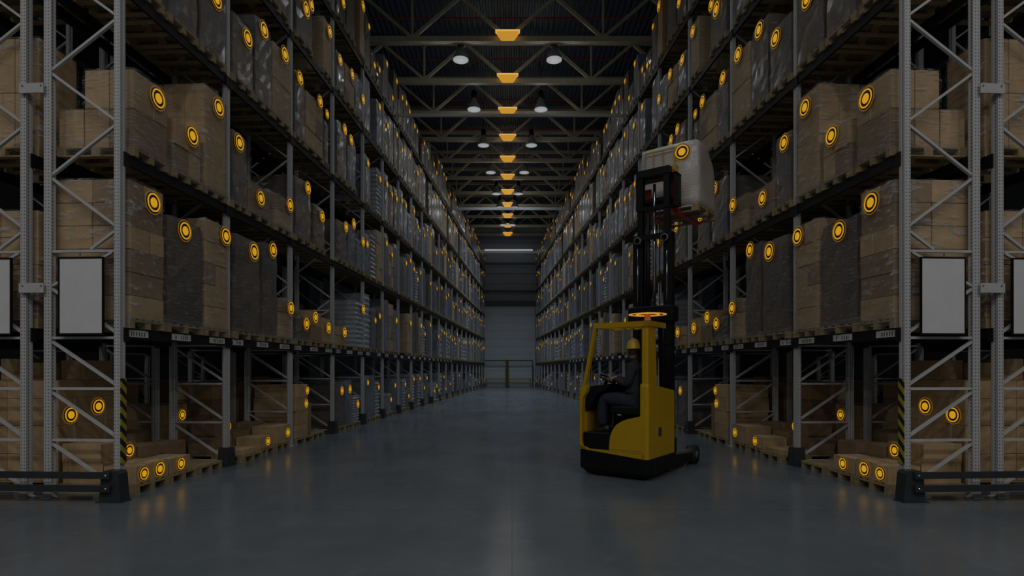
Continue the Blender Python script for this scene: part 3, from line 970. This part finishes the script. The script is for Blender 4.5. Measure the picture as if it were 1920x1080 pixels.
for sd in (L, R):
    n = sd.name
    U = 'under the %s rack' % n
    # bay one
    floor_pallet(sd, 8.55, 9.33, -.02, 'pale wooden pallet %s, nearest to the corner, carrying low cartons' % U)
    floor_pallet(sd, 9.37, 10.12, .0, 'pale wooden pallet %s, second from the corner' % U)
    floor_pallet(sd, 10.16, 10.90, .0, 'empty pale wooden pallet %s beside the second post' % U)
    carton(sd, 8.58, 8.90, .0, .5, .145, .41, 'small brown carton %s, nearest on the corner pallet' % U, 2, [(8.74, .28, .12)])
    carton(sd, 8.91, 9.32, .0, .5, .145, .42, 'brown carton %s, second on the corner pallet' % U, 0, [(9.10, .29, .135)])
    carton(sd, 9.38, 9.94, .02, .5, .145, .40, 'long brown carton %s, alone on the front of the second pallet' % U, 0, [(9.66, .28, .12)])
    carton(sd, 8.58, 8.94, .52, 1.15, .145, .46, 'brown carton %s in the back row of the corner pallet' % U, 0)
    carton(sd, 8.58, 8.98, .55, 1.16, .461, .74, 'strapped brown carton %s, upper near one of the corner pallet' % U, 2)
    carton(sd, 8.97, 9.33, .52, 1.15, .145, .43, 'brown carton %s, low at the back beside the upper carton' % U, 0)
    carton(sd, 9.00, 9.33, .55, 1.12, .431, .70, 'brown carton %s with an overlay icon, upper far one at the corner' % U, 1, [(9.16, .57, .125)])
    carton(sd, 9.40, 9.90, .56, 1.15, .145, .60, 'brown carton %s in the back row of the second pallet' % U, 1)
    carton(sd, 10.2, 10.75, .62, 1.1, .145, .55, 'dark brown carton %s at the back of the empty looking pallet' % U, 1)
    # bay two
    floor_pallet(sd, 11.45, 12.25, -.12, 'pale wooden pallet %s, sticking out past the second post' % U)
    carton(sd, 11.48, 12.05, -.10, .5, .145, .25, 'flat pale carton %s on the pallet by the second post' % U, 0)
    floor_pallet(sd, 12.30, 13.05, .0, 'pale wooden pallet %s in the middle of the second bay' % U)
    carton(sd, 12.32, 12.80, .0, .52, .145, .40, 'low brown carton %s in the middle of the second bay' % U, 0, [(12.68, .28, .115)])
    floor_pallet(sd, 13.10, 13.80, .0, 'pale wooden pallet %s by the third post' % U)
    carton(sd, 13.13, 13.81, .0, .6, .145, .56, 'larger brown carton %s by the third post' % U, 0, [(13.67, .36, .125)])
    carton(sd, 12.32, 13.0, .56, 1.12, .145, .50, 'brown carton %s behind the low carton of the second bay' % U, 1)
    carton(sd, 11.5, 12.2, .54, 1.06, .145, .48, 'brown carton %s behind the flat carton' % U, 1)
    carton(sd, 11.6, 12.2, .56, 1.06, .481, .80, 'brown carton %s with an overlay icon, upper one behind the flat carton' % U, 1, [(12.08, .66, .11)])
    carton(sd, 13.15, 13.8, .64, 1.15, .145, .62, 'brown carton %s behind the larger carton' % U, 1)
    # bay three: a column of cartons
    floor_pallet(sd, 14.15, 15.25, .0, 'pale wooden pallet %s carrying the tall carton column' % U)
    floor_pallet(sd, 15.3, 16.1, .05, 'empty wooden pallet %s beyond the carton column' % U)
    for k in range(4):
        z0 = .145+k*.335
        carton(sd, 14.18+(.04 if k % 2 else 0), 14.90+(.05 if k == 1 else 0), .02, 1.1, z0, z0+.333,
               'wide brown carton %s, %s from the bottom of the carton column' % (U, ORD[k]), 0,
               [(14.78, z0+.17, .13)] if k in (2,) else ([(14.85, z0+.17, .12)] if k == 3 else []))
    carton(sd, 14.96, 15.2, .05, 1.05, .145, .98, 'tall narrow brown carton %s beside the carton column' % U, 1)
    # bay four
    for k, (a, e, h) in enumerate(((16.95, 17.7, 1.5), (17.78, 18.42, 1.52), (18.52, 19.20, 1.0))):
        pallet_load(sd, a, e, 0, h, ['dark', 'grey', 'sack'][k], [(e-.3, h-.28, .15)],
                    '%s, %s rack, fourth bay, on the floor, %s' % (STY[['dark', 'grey', 'sack'][k]], n, PLACE3[k]),
                    'pallet loads on the %s rack' % n, t0=.02, seed=50+k, detail=1)
    # the row behind: large carton stack by the end frame
    B = 'behind the %s end frame' % n
    GB = 'big carton stack behind the %s end frame' % n
    floor_pallet(sd, 8.74, 10.0, 1.36, 'pale wooden pallet %s carrying the big carton stack' % B, dp=1.3)
    tt = [1.37, 1.79, 2.21, 2.63]
    rowz = [.145, .56, 1.00, 1.42, 1.70]
    for k in range(4):
        for j in range(3):
            tg = []
            if k == 2 and j == 0: tg = [(9.54, 1.25, .15), (8.98, 1.15, .15)]
            carton(sd, 8.76, 9.98, tt[j]+.004, tt[j+1]-.004, rowz[k], rowz[k+1]-.002,
                   'large brown carton %s, %s layer up, %s' % (B, ORD[k], ['aisle side', 'middle', 'far side'][j]), 2 if k in (1, 2) else 0, tg, group=GB)
    for j, (ra, zt) in enumerate(((.02, 2.02), (-.03, 1.98), (.04, 2.04))):
        carton(sd, 9.25-.1*j, 9.9, tt[j]+.02, tt[j+1]-.02, 1.70, zt, 'slightly tilted top carton %s, %s' % (B, ['aisle side', 'middle', 'far side'][j]),
               0, [], ra, GB)
    # more cartons deeper in, bays two to four
    q = random.Random(31)
    GD = 'cartons in the row behind the %s rack' % n
    for bay in range(1, 4):
        for k in range(3):
            a = COLS[bay]+.2+k*.85
            z = 0.0
            nn = q.choice([2, 3, 4]) if not (bay == 1 and k == 0) else 3
            for s_ in range(nn):
                hh = .36+q.random()*.10
                carton(sd, a+q.random()*.04, a+.78, 1.46, 2.4, z, z+hh-.002,
                       'brown carton behind the %s rack, %s bay, %s stack, %s layer' % (n, ORD[bay], ORD[k], ORD[s_]),
                       q.choice([0, 1]), [(a+.6, z+.18, .13)] if (s_ == nn-1 and k == 0 and bay == 1) else [], group=GD)
                z += hh
    for bay in range(0, 4):
        for k in range(2):
            a = COLS[bay]+.25+k*1.2
            z = 0
            for s_ in range(3):
                carton(sd, a, a+1.0, 5.65, 6.6, z, z+.5, 'brown carton, farthest %s rack, %s bay, %s stack, %s layer' % (n, ORD[bay], ORD[k], ORD[s_]),
                       q.choice([0, 1]), group='cartons in the farthest rack beyond the %s rack' % n)
                z += .502

# ------------------------------------------------------------------ end guards and blank boards
for sd in (L, R):
    r = empty('end_guard_rail', sd.P(D1-.215, -.02, 0), sd.rz, 'black double guard rail with corner protector at the %s rack end' % sd.name, 'guard rail')
    m = sd.m
    pr = [(-.16, 0), (-.125, .40), (-.10, .44), (.10, .44), (.125, .40), (.16, 0)]
    b = MB().prism(pr, 'x', -.06 if m > 0 else -.12, .12 if m > 0 else .06, M['guard'])
    b.box(-.09 if m > 0 else -.12, .12 if m > 0 else .09, -.19, .19, 0, .014, M['guard'])
    b.obj('corner_protector', r)
    for z in (.385, .20):
        b = MB().box(-.115 if m > 0 else .065, -.065 if m > 0 else .115, -.03, 3.6, z-.045, z+.045, M['guard'])
        for yy in (.02,):
            b.tube((-.13*m, yy, z), (-.06*m, yy, z), .018, M['chrome'], 10)
        b.obj('rail', r)
    for yy in (3.4,):
        MB().box(-.06, .06, yy, yy+.1, 0, .42, M['guard']).obj('rail_post', r, (m*.0, 0, 0))
    for t0, lab in ((.21, 'blank white notice board in a black frame on the %s end frame'),
                    (1.60, 'blank white notice board in a black frame on the outer %s end frame')):
        r = empty('notice_board', sd.P(D1-.09, t0, 2.37), sd.rz, lab % sd.name, 'notice board')
        W_, H_ = .68, 1.12
        b = MB()
        for x0, x1, z0, z1 in ((0, W_, 0, .022), (0, W_, H_-.022, H_), (0, .02, .022, H_-.022), (W_-.02, W_, .022, H_-.022)):
            b.box(-.018, .012, x0, x1, z0, z1, M['black'])
        b.obj('board_frame', r)
        MB().box(-.008, .008, .02, W_-.02, .022, H_-.022, M['white']).obj('board_panel', r)
        for zz in (.02, H_-.05):
            MB().box(-.01, .03, .3, .38, zz, zz+.03, M['steel']).obj('hook', r, (sd.m*.025, 0, 0))

# ------------------------------------------------------------------ far end fittings
r = empty('striped_post', (-.52, WALL_Y-1.0, 0), 0, 'tall black and yellow striped post before the far door', 'post')
MB().box(-.17, .17, -.1, .1, .0, 2.75, M['hazard_far']).obj('shaft', r)
MB().box(-.25, .25, -.2, .2, 0, .05, M['black']).obj('base', r)
r = empty('striped_barrier', (-.4, WALL_Y-.6, 0), 0, 'thin striped height barrier across the far end', 'barrier')
MB().box(-2.7, 2.6, -.03, .03, 2.72, 2.86, M['hazard_far']).obj('bar', r)
for x in (-2.7, 2.6): MB().box(x-.05, x+.05, -.05, .05, 0, 2.86, M['ledge']).obj('leg', r)
for z, lab in ((.80, 'upper'), (.35, 'lower')):
    tag(MB().box(-2.9, 2.1, WALL_Y-.5, WALL_Y-.4, z-.05, z+.05, M['orange_line']).box(-2.8, -2.7, WALL_Y-.4, WALL_Y-.13, z-.04, z+.04, M['ledge']).box(1.9, 2.0, WALL_Y-.4, WALL_Y-.13, z-.04, z+.04, M['ledge']).obj('yellow_rail'),
        '%s yellow rail running along the far end wall' % lab, 'rail')
tag(MB().tube((-2.9, WALL_Y-1.2, 14.5), (2.2, WALL_Y-1.2, 14.5), .12, M['glow_white'], 10).box(-2.0, -1.9, WALL_Y-1.2, WALL_Y-.045, 14.4, 14.5, M['ledge']).box(1.2, 1.3, WALL_Y-1.2, WALL_Y-.045, 14.4, 14.5, M['ledge']).obj('tube_lamp'),
    'long white tube lamp high on the far wall', 'lamp')

# ------------------------------------------------------------------ reach truck
TX = Vector((2.25, 9.45, 0)); TRZ = math.atan2(.8, .6)
tk = empty('reach_truck', TX, TRZ, 'yellow and black reach truck with raised mast in the aisle', 'reach truck')
Y = M['yellow']; BK = M['black']
# base skirt
b = MB()
o = rounded(-.02, 1.26, -.03, 1.33, .13)
o2 = rounded(.08, 1.20, .08, 1.25, .12)
b.loft([[(p[0], p[1], .03) for p in o2], [(p[0], p[1], .13) for p in o], [(p[0], p[1], .362+.075*max(0, p[1])) for p in o]], BK)
b.obj('base_skirt', tk)
MB().tube((.35, .55, .0+.16), (.35, .75, .16), .16, M['rubber'], 20).obj('drive_wheel', tk)
# main rear body block with rounded plan
def block(x0, x1, y0, y1, zs, r=.10, mat=Y, name='body_panel', inset=(0, 0, 0)):
    rs = []
    for z, ins in zs:
        rs.append([(p[0], p[1], z) for p in rounded(x0+ins, x1-ins, y0+ins, y1-ins, r)])
    return MB().loft(rs, mat).obj(name, tk)
# power unit behind the driver's back, top falling away toward the mast
ru = rounded(0, 1.20, 0, .165, .05, 6)
rs = []
for z, k in ((.37, 0), (1.42, 0), (1.58, .0), (1.63, .03)):
    ring = []
    for p in ru:
        zz = z - (max(0, p[0]-.45)**2*.28 if z > 1.3 else 0)
        cx, cy = .6, .08
        ring.append((cx+(p[0]-cx)*(1-k*.6), cy+(p[1]-cy)*(1-k*2), zz))
    rs.append(ring)
pu = MB().loft(rs, Y).obj('power_unit_cover', tk)
MB().box(.42, .56, -.004, .0, .72, .88, M['print']).obj('vent_grille', pu)
b = MB()
for k in range(7): b.box(.425, .555, -.008, -.004, .73+k*.021, .738+k*.021, BK)
b.obj('louvre', pu)
MB().box(1.20, 1.24, .02, 1.28, .30, 1.50, BK).obj('mast_bulkhead', tk)
# rear sill
MB().prism([(.06, .365), (1.24, .45), (1.30, .47), (1.30, .52), (1.18, .50), (1.10, .47), (.1, .47)], 'x', .0, .12, Y).obj('rear_sill', tk)
# curved panel below the seat: outline in (y,z)
pts = [(.08, .46), (.08, 1.10), (.20, 1.07), (.36, 1.03), (.48, .985), (.58, .92), (.65, .83), (.70, .70), (.715, .56), (.715, .46)]
sp = MB().prism(pts, 'x', -.004, .55, Y).obj('seat_base_panel', tk)
MB().prism([(p[0]*.0+y_, z_) for y_, z_, p in [(.115, .49, (0, 0)), (.69, .49, (0, 0)), (.69, .497, (0, 0)), (.115, .497, (0, 0))]], 'x', -.006, -.004, M['print']).obj('panel_seam', sp)
# left corner column (front console side), curved inner edge
pts = [(1.30, .455), (1.30, 1.50), (1.27, 1.57), (1.19, 1.59), (1.15, 1.55), (1.17, 1.46), (1.235, 1.36), (1.255, 1.2), (1.26, .60), (1.23, .50), (1.18, .50), (1.18, .45)]
MB().prism(pts, 'x', .0, .14, Y).obj('corner_column', tk)
MB().box(.14, 1.20, 1.24, 1.30, .37, 1.50, Y).obj('side_panel', tk)
# cabin tub
MB().box(.03, 1.18, .72, 1.24, .40, .745, BK).obj('foot_well', tk)
b = MB()
for k in range(7): b.box(.015, .03, .74+k*.07, .78+k*.07, .42, .50, BK)
b.box(.02, .35, .73, 1.23, .745, .757, M['rubber'])
b.obj('step_mat', tk)
MB().prism([(.74, 1.62), (1.22, 1.56), (1.24, 1.30), (1.24, 1.12), (1.16, 1.18), (1.02, 1.42), (.80, 1.55)], 'x', .10, 1.1, BK).obj('dashboard', tk)
# seat
st = empty('seat', (0, 0, 0)); st.parent = tk
for k in ('label',):
    pass
MB().cbox(.06, .62, .16, .74, 1.10, 1.24, .03, BK).obj('seat_cushion', st)
MB().cbox(.08, .60, .10, .22, 1.20, 1.92, .03, BK).obj('seat_back', st)
MB().box(.0, .03, .50, .56, 1.085, 1.10, M['cotton']).obj('seat_badge', st)
# steering wheel + controls
wc = Vector((.30, .90, 1.70))
nrm = Vector((0, -.45, .9)).normalized(); ax = Vector((1, 0, 0)); ay = nrm.cross(ax).normalized()
pts = [wc+(ax*math.cos(2*PI*i/20)+ay*math.sin(2*PI*i/20))*.15 for i in range(21)]
b = MB().path(pts, .017, BK, 8); b.tube(wc, wc-nrm*.12, .03, BK, 10)
b.tube(wc-ax*.15, wc+ax*.15, .012, BK, 8); b.lathe([(.001, .0), (.05, .0), (.05, .03), (.001, .03)], BK, 14, c=tuple(wc-Vector((0, 0, .02))))
b.obj('steering_wheel', tk)
MB().tube((.55, .92, 1.60), (.55, .90, 1.72), .014, BK, 8).lathe([(.001, 1.70), (.025, 1.71), (.025, 1.75), (.001, 1.76)], BK, 10, c=(.55, .90, 0)).obj('joystick', tk)
MB().tube((.12, 1.16, 1.55), (.10, 1.13, 1.95), .009, BK, 8).cbox(.07, .14, 1.10, 1.15, 1.93, 2.03, .01, BK).obj('mirror', tk)
# overhead guard
rs = [[(x, y, z) for (x, y) in rounded(x0+.012, x1, 0.012, .13, .03, 3)] for z, x0, x1 in ((1.60, 0.0, .42), (2.0, .0, .39), (2.58, .0, .34), (2.66, .0, .34))]
MB().loft(rs, Y).obj('rear_pillar', tk)
b = MB()
b.box(-.01, .07, .0, 1.02, 2.585, 2.675, Y); b.box(.66, .74, 0, 1.02, 2.585, 2.675, Y)
b.box(-.01, .75, -.005, .09, 2.59, 2.68, Y); b.box(0, .74, .94, 1.02, 2.59, 2.68, Y)
for y_ in (.24, .40, .56, .72): b.bar((.05, y_, 2.63), (.70, y_, 2.63), .03, .05, Y)
b.obj('overhead_guard', tk)
MB().bar((.03, .985, 2.63), (.05, 1.225, 1.56), .07, .06, Y).obj('front_pillar', tk)
MB().bar((.68, .07, 2.60), (.80, .09, 1.55), .07, .06, BK).obj('back_pillar', tk)
# beacon, and an overlay graphic added around it as glowing rings
bc = empty('warning_beacon', (.10, .055, 2.68)); bc.parent = tk
MB().lathe([(.055, 0), (.055, .035)], M['cotton'], 18).obj('beacon_base', bc)
MB().lathe([(.050, .035), (.050, .12), (.040, .14), (.001, .145)], M['orange'], 18).obj('beacon_lens', bc)
b = MB(); n = 40
for r0, r1 in ((.16, .20), (.27, .31)):
    b.loft([[(r_*math.cos(2*PI*i/n), r_*math.sin(2*PI*i/n), z) for i in range(n)] for r_, z in ((r0, .10), (r1, .10), (r1, .112), (r0, .112), (r0, .10))], M['glow_amber'], caps=False)
for k in range(4):
    a = PI/4+k*PI/2
    b.bar((.05*math.cos(a), .05*math.sin(a), .105), (.28*math.cos(a), .28*math.sin(a), .105), .006, .006, BK)
b.obj('overlay_ring', bc)
# support legs and load wheels
for y_, nm in ((.02, 1), (1.14, 2)):
    b = MB().prism([(1.15, .06), (1.15, .30), (1.35, .30), (2.15, .24), (2.40, .22), (2.40, .16), (2.05, .10), (1.6, .05)], 'y', y_, y_+.14, BK)
    lg = b.obj('support_leg', tk)
    MB().tube((2.34, y_-.02, .185), (2.34, y_+.16, .185), .183, M['rubber'], 24).tube((2.34, y_-.035, .185), (2.34, y_-.02, .185), .08, M['print'], 14).obj('load_wheel', lg)
    MB().box(1.25, 2.2, y_+.03, y_+.11, .235, .31, M['print']).obj('leg_rail', lg)
# mast
def chan(x, y, z0, z1, s, w_=.13, d_=.10):
    b = MB()
    b.prism([(x-d_/2, y), (x+d_/2, y), (x+d_/2, y+s*w_), (x+d_/2-.02, y+s*w_), (x+d_/2-.02, y+s*.025), (x-d_/2+.02, y+s*.025), (x-d_/2+.02, y+s*w_), (x-d_/2, y+s*w_)], 'z', z0, z1, BK)
    return b
ms = empty('mast', (1.75, .65, 0)); ms.parent = tk
chan(0, -.40, .12, 4.52, 1, .12, .16).obj('outer_channel', ms)
chan(0, .40, .12, 4.52, -1, .12, .16).obj('outer_channel', ms)
chan(.03, -.325, .6, 5.80, 1, .11, .13).obj('inner_channel', ms)
chan(.03, .325, .6, 5.80, -1, .11, .13).obj('inner_channel', ms)
for z, w_ in ((4.46, .40), (2.4, .40), (.5, .40)):
    MB().box(-.10, -.05, -w_, w_, z-.05, z+.05, BK).obj('cross_member', ms)
MB().box(-.06, .09, -.34, .34, 5.66, 5.80, BK).obj('top_cross_member', ms)
MB().box(-.06, .09, -.34, .34, 5.0, 5.06, BK).obj('cross_member', ms)
for y_ in (-.30, .30):
    MB().tube((-.06, y_, 2.9), (-.06, y_, 4.42), .022, M['chrome'], 12).obj('lift_cylinder', ms)
    MB().lathe([(.055, -.03), (.075, -.03), (.075, .03), (.055, .03), (.055, -.03)], M['print'], 20, caps=False).obj('hose_pulley', ms, (-.13, y_*.92, 4.40), rot=(0, PI/2, 0))
    MB().tube((-.06, y_*.5, 3.0), (-.06, y_*.5, 5.0), .012, BK, 8).obj('hose', ms)
MB().tube((.0, -.02, 3.0), (.0, -.02, 5.5), .028, M['chrome'], 12).obj('lift_cylinder', ms)
MB().tube((-.03, .10, 2.9), (-.03, .10, 4.9), .045, BK, 12).obj('lift_barrel', ms)
MB().cbox(-.20, .14, -.46, .46, 2.78, 3.10, .03, BK).obj('mast_cover', ms)
MB().box(-.22, .12, -.42, .42, .10, .55, BK).obj('mast_foot', ms)
# fork carriage
cg = empty('fork_carriage', (2.02, .65, 5.09)); cg.parent = tk
MB().box(-.20, .10, -.30, .30, .10, .16, BK).box(-.16, .10, -.42, -.36, -.02, .62, BK).box(-.16, .10, .36, .42, -.02, .62, BK) \
    .box(-.16, .10, -.42, .42, .56, .62, BK).box(-.02, .10, -.42, .42, .0, .06, BK).obj('carriage_frame', cg)
MB().box(.0, .09, -.34, -.18, .06, .66, M['red']).obj('side_shift', cg)
MB().lathe([(.001, .62), (.05, .62), (.05, .70), (.001, .72)], M['red'], 12, c=(.05, -.27, 0)).obj('ram_cap', cg)
for y_ in (-.28, .28):
    MB().prism([(.10, .45), (.16, .45), (.17, .02), (.24, -.045), (1.45, -.055), (1.45, -.085), (.2, -.085), (.10, -.02)], 'y', y_-.06, y_+.06, M['red']).obj('fork', cg)
br = MB()
for y_ in (-.19, .05, .26, .44): br.bar((.34, y_, .86), (.34, y_, 1.28), .022, .022, Y)
br.bar((.34, -.20, 1.28), (.34, .45, 1.28), .022, .03, Y); br.box(.32, .36, -.25, .47, .84, .92, Y)
br.box(.31, .36, -.25, -.20, .50, .90, Y); br.bar((.12, -.22, .55), (.33, -.22, .60), .03, .05, Y); br.bar((.12, .38, .58), (.33, .38, .88), .03, .05, Y)
br.obj('load_backrest', cg)

# the load on the forks
ld = empty('wrapped_pallet_load', TX+Matrix.Rotation(TRZ, 3, 'Z')@Vector((2.44+.55, .625, 5.05)), TRZ,
           'white film-wrapped load on a wooden pallet raised on the truck forks', 'pallet load')
mk('pallet', PAL[1.0], ld, (0, -.625, 0), scale=(1.1, 1.25/1.2, 1))
v, f = lump(77, nx=8, ny=8, nz=10, amp=.012, rough_top=.0)
vs = []
for (x, y, z) in v:
    zz = z
    cut = max(0, (x-.05))*max(0, .35-y)          # sloping far right corner
    zz = z*(1.0-.62*cut*(1 if z > .5 else .2)) + (.03 if z > .9 else 0)*(-x)
    bul = 1+.02*math.sin(z*PI)
    vs.append((x*1.10*bul, y*1.24*bul, .146+zz*1.27))
MB().add(vs, f, M['filmwhite'], True).obj('wrapped_goods', ld)
mk('overlay_icon', ICON, ld, (-.57, -.30, 1.22), scale=(.18, .35, .18), rz=-PI/2)
for y_, in ((-.35,), (.15,)):
    MB().box(-.555, -.551, y_-.14, y_+.14, .098, .122, M['white']).obj('paper_label', ld)

# ------------------------------------------------------------------ driver
def skin_obj(name, pts, edges, radii, mat, parent, sub=2, root=0):
    me = bpy.data.meshes.new(name); me.from_pydata(pts, edges, []); me.materials.append(mat)
    o = mk(name, me, parent)
    md = o.modifiers.new('skin', 'SKIN'); md.use_smooth_shade = True
    for i, r_ in enumerate(radii):
        sv = me.skin_vertices[0].data[i]
        sv.radius = r_ if isinstance(r_, tuple) else (r_, r_); sv.use_root = (i == root)
    s2 = o.modifiers.new('sub', 'SUBSURF'); s2.levels = sub; s2.render_levels = sub
    return o
dr = empty('person', TX+Matrix.Rotation(TRZ, 3, 'Z')@Vector((0, -.06, 0)), TRZ, 'person in yellow hard hat and dark work clothes driving the reach truck', 'person')
J = [(.34, .36, 1.33), (.34, .37, 1.50), (.34, .40, 1.68), (.34, .42, 1.84), (.34, .44, 1.98), (.34, .46, 2.06),   # 0-5 spine, neck
     (.15, .42, 1.90), (.12, .48, 1.60), (.24, .79, 1.71),       # 6-8 left arm (camera side)
     (.53, .42, 1.90), (.56, .50, 1.60), (.40, .82, 1.72),       # 9-11 right arm
     (.23, .38, 1.31), (.20, .96, 1.36), (.20, 1.00, .87),       # 12-14 left leg
     (.45, .38, 1.31), (.48, .98, 1.37), (.48, 1.04, .87)]       # 15-17 right leg
E = [(0, 1), (1, 2), (2, 3), (3, 4), (4, 5), (3, 6), (6, 7), (7, 8), (3, 9), (9, 10), (10, 11), (0, 12), (12, 13), (13, 14), (0, 15), (15, 16), (16, 17)]
RD = [(.20, .19), (.20, .20), (.215, .215), (.20, .19), (.09, .085), (.066, .066), .10, .078, .050, .10, .078, .050, .105, .078, .055, .105, .078, .055]
body = skin_obj('body', J, E, RD, M['cloth'], dr)
# trousers slightly outside the body's legs
TJ = [(.34, .36, 1.30), (.23, .40, 1.31), (.20, .70, 1.345), (.20, .97, 1.36), (.20, 1.02, 1.1), (.20, 1.00, .86), (.45, .40, 1.31), (.48, .70, 1.345), (.48, .99, 1.37), (.48, 1.05, 1.1), (.48, 1.04, .86)]
skin_obj('trousers', TJ, [(0, 1), (1, 2), (2, 3), (3, 4), (4, 5), (0, 6), (6, 7), (7, 8), (8, 9), (9, 10)],
         [(.18, .17), .145, .13, .118, .10, .09, .145, .13, .118, .10, .09], M['jeans'], dr)
def head():
    b = MB(); rs = []
    # rings bottom to top: z, half width x, y back, y front
    for z, wx, yb, yf in ((-.13, .030, -.05, .05), (-.125, .045, -.06, .085), (-.10, .058, -.075, .100), (-.06, .070, -.092, .102), (-.02, .077, -.102, .100),
                          (.02, .080, -.106, .104), (.06, .079, -.104, .098), (.10, .068, -.088, .080), (.13, .045, -.06, .05), (.14, .02, -.03, .02)):
        cy = (yb+yf)/2; ry = (yf-yb)/2
        rs.append([(wx*math.cos(2*PI*i/20), cy+ry*math.sin(2*PI*i/20), z) for i in range(20)])
    b.loft(rs, M['skin'], smooth=True)
    # nose, ears, brows, lips, chin
    b.loft([[(-.010, .095, .03), (.010, .095, .03), (.006, .102, .035), (-.006, .102, .035)], [(-.018, .098, -.035), (.018, .098, -.035), (.010, .128, -.03), (-.010, .128, -.03)],
            [(-.012, .098, -.045), (.012, .098, -.045), (.006, .112, -.046), (-.006, .112, -.046)]], M['skin'], smooth=True)
    for s_ in (-1, 1):
        b.loft([[(s_*(.074+k*.010), -.005+.022*math.cos(2*PI*i/10)*(1+.2*k), -.005+.034*math.sin(2*PI*i/10)*(1+.2*k)) for i in range(10)] for k in range(2)], M['skin'], smooth=True)
        b.loft([[(s_*(.030)+r_*math.cos(2*PI*i/10), y_, .012+.7*r_*math.sin(2*PI*i/10)) for i in range(10)] for r_, y_ in ((.013, .098), (.008, .104))], M['cotton'])
        b.loft([[(s_*(.030)+r_*math.cos(2*PI*i/8), y_, .012+r_*math.sin(2*PI*i/8)) for i in range(8)] for r_, y_ in ((.005, .103), (.003, .107))], M['hair'])
        b.bar((s_*.014, .102, .032), (s_*.048, .094, .034), .006, .006, M['hair'])
    b.bar((-.024, .101, -.073), (.024, .101, -.073), .008, .010, M['red'])
    return b
hd = empty('head', (.34, .485, 2.20)); hd.parent = dr
hd.rotation_euler = (-.03, 0, -.85)
hd.scale = (1.12, 1.12, 1.12)
head().obj('face', hd)
MB().lathe([(.082, -.07), (.088, -.03), (.090, .03), (.085, .06)], M['hair'], 20, c=(0, -.020, 0), caps=False).obj('hair', hd, (0, -.0, 0), scale=(.96, 1.0, 1))
b = MB(); rs = []
for z, k in ((.020, 1.04), (.030, 1.0), (.07, .98), (.11, .90), (.145, .74), (.17, .52), (.185, .27), (.188, .02)):
    rs.append([(.106*k*math.cos(2*PI*i/28), -.005+.128*k*math.sin(2*PI*i/28), z+.005*(1 if abs(math.cos(2*PI*i/28)) < .22 else 0)) for i in range(28)])
b.loft(rs, M['helmet'], smooth=True)
b.loft([[(.085*math.cos(a), .10+.085*math.sin(a)*0+.0, .022) for a in [PI*i/10 for i in range(11)]] + [(.08*math.cos(a), .105+.075*math.sin(a), .010) for a in [PI*i/10 for i in range(10, -1, -1)]],
        [(.085*math.cos(a), .10, .030) for a in [PI*i/10 for i in range(11)]] + [(.08*math.cos(a), .105+.075*math.sin(a), .018) for a in [PI*i/10 for i in range(10, -1, -1)]]], M['helmet'])
b.loft([[(x, -.12+.24*t, .19-.30*(t-.5)**2*.9+h) for x, h in ((-.012, 0), (.012, 0), (.008, .008), (-.008, .008))] for t in [i/8 for i in range(9)]], M['helmet'], smooth=True)
b.obj('hard_hat', hd)
skin_obj('collar', [(.34, .42, 1.99), (.34, .45, 2.05)], [(0, 1)], [.088, .078], M['cloth'], dr, 1)
def hand(base, tip_dir, side, parent):
    """palm and five bent fingers closed over the wheel rim; base is the wrist"""
    base = Vector(base); f = Vector(tip_dir).normalized(); across = Vector((side, 0, 0)); dn = Vector((0, .25, -1)).normalized()
    pts = [base, base+f*.05]; ed = [(0, 1)]; rad = [(.030, .022), (.036, .020)]
    for k, (o_, ln) in enumerate(((-.030, .072), (-.010, .082), (.011, .076), (.031, .060))):
        p0 = base+f*.085+across*o_
        i0 = len(pts)
        pts += [p0, p0+f*ln*.42+dn*.006, p0+f*ln*.62+dn*ln*.42, p0+f*ln*.38+dn*ln*.72]
        ed += [(1, i0), (i0, i0+1), (i0+1, i0+2), (i0+2, i0+3)]; rad += [.0125, .0105, .0095, .008]
    i0 = len(pts)
    p0 = base+f*.035-across*.032
    pts += [p0, p0+f*.03-across*.020+dn*.018, p0+f*.055-across*.012+dn*.045]
    ed += [(0, i0), (i0, i0+1), (i0+1, i0+2)]; rad += [.014, .012, .009]
    return skin_obj('hand', pts, ed, rad, M['skin'], parent, 1)
hand((.23, .775, 1.715), (.15, .9, .05), 1, dr)
hand((.41, .79, 1.73), (-.1, .9, .05), -1, dr)
for x, y_ in ((.20, .97), (.48, 1.01)):
    b = MB()
    rs = []
    for yy, wx, zt in ((-.10, .030, .09), (-.085, .042, .13), (-.02, .046, .13), (.05, .048, .085), (.12, .052, .070), (.175, .042, .055), (.20, .018, .035)):
        rs.append([(x-wx, y_+yy, .0+.758), (x-wx, y_+yy, .758+zt*.6), (x-wx*.6, y_+yy, .758+zt), (x+wx*.6, y_+yy, .758+zt), (x+wx, y_+yy, .758+zt*.6), (x+wx, y_+yy, .758)])
    b.loft(rs, M['shoe'], smooth=True).obj('shoe', dr)
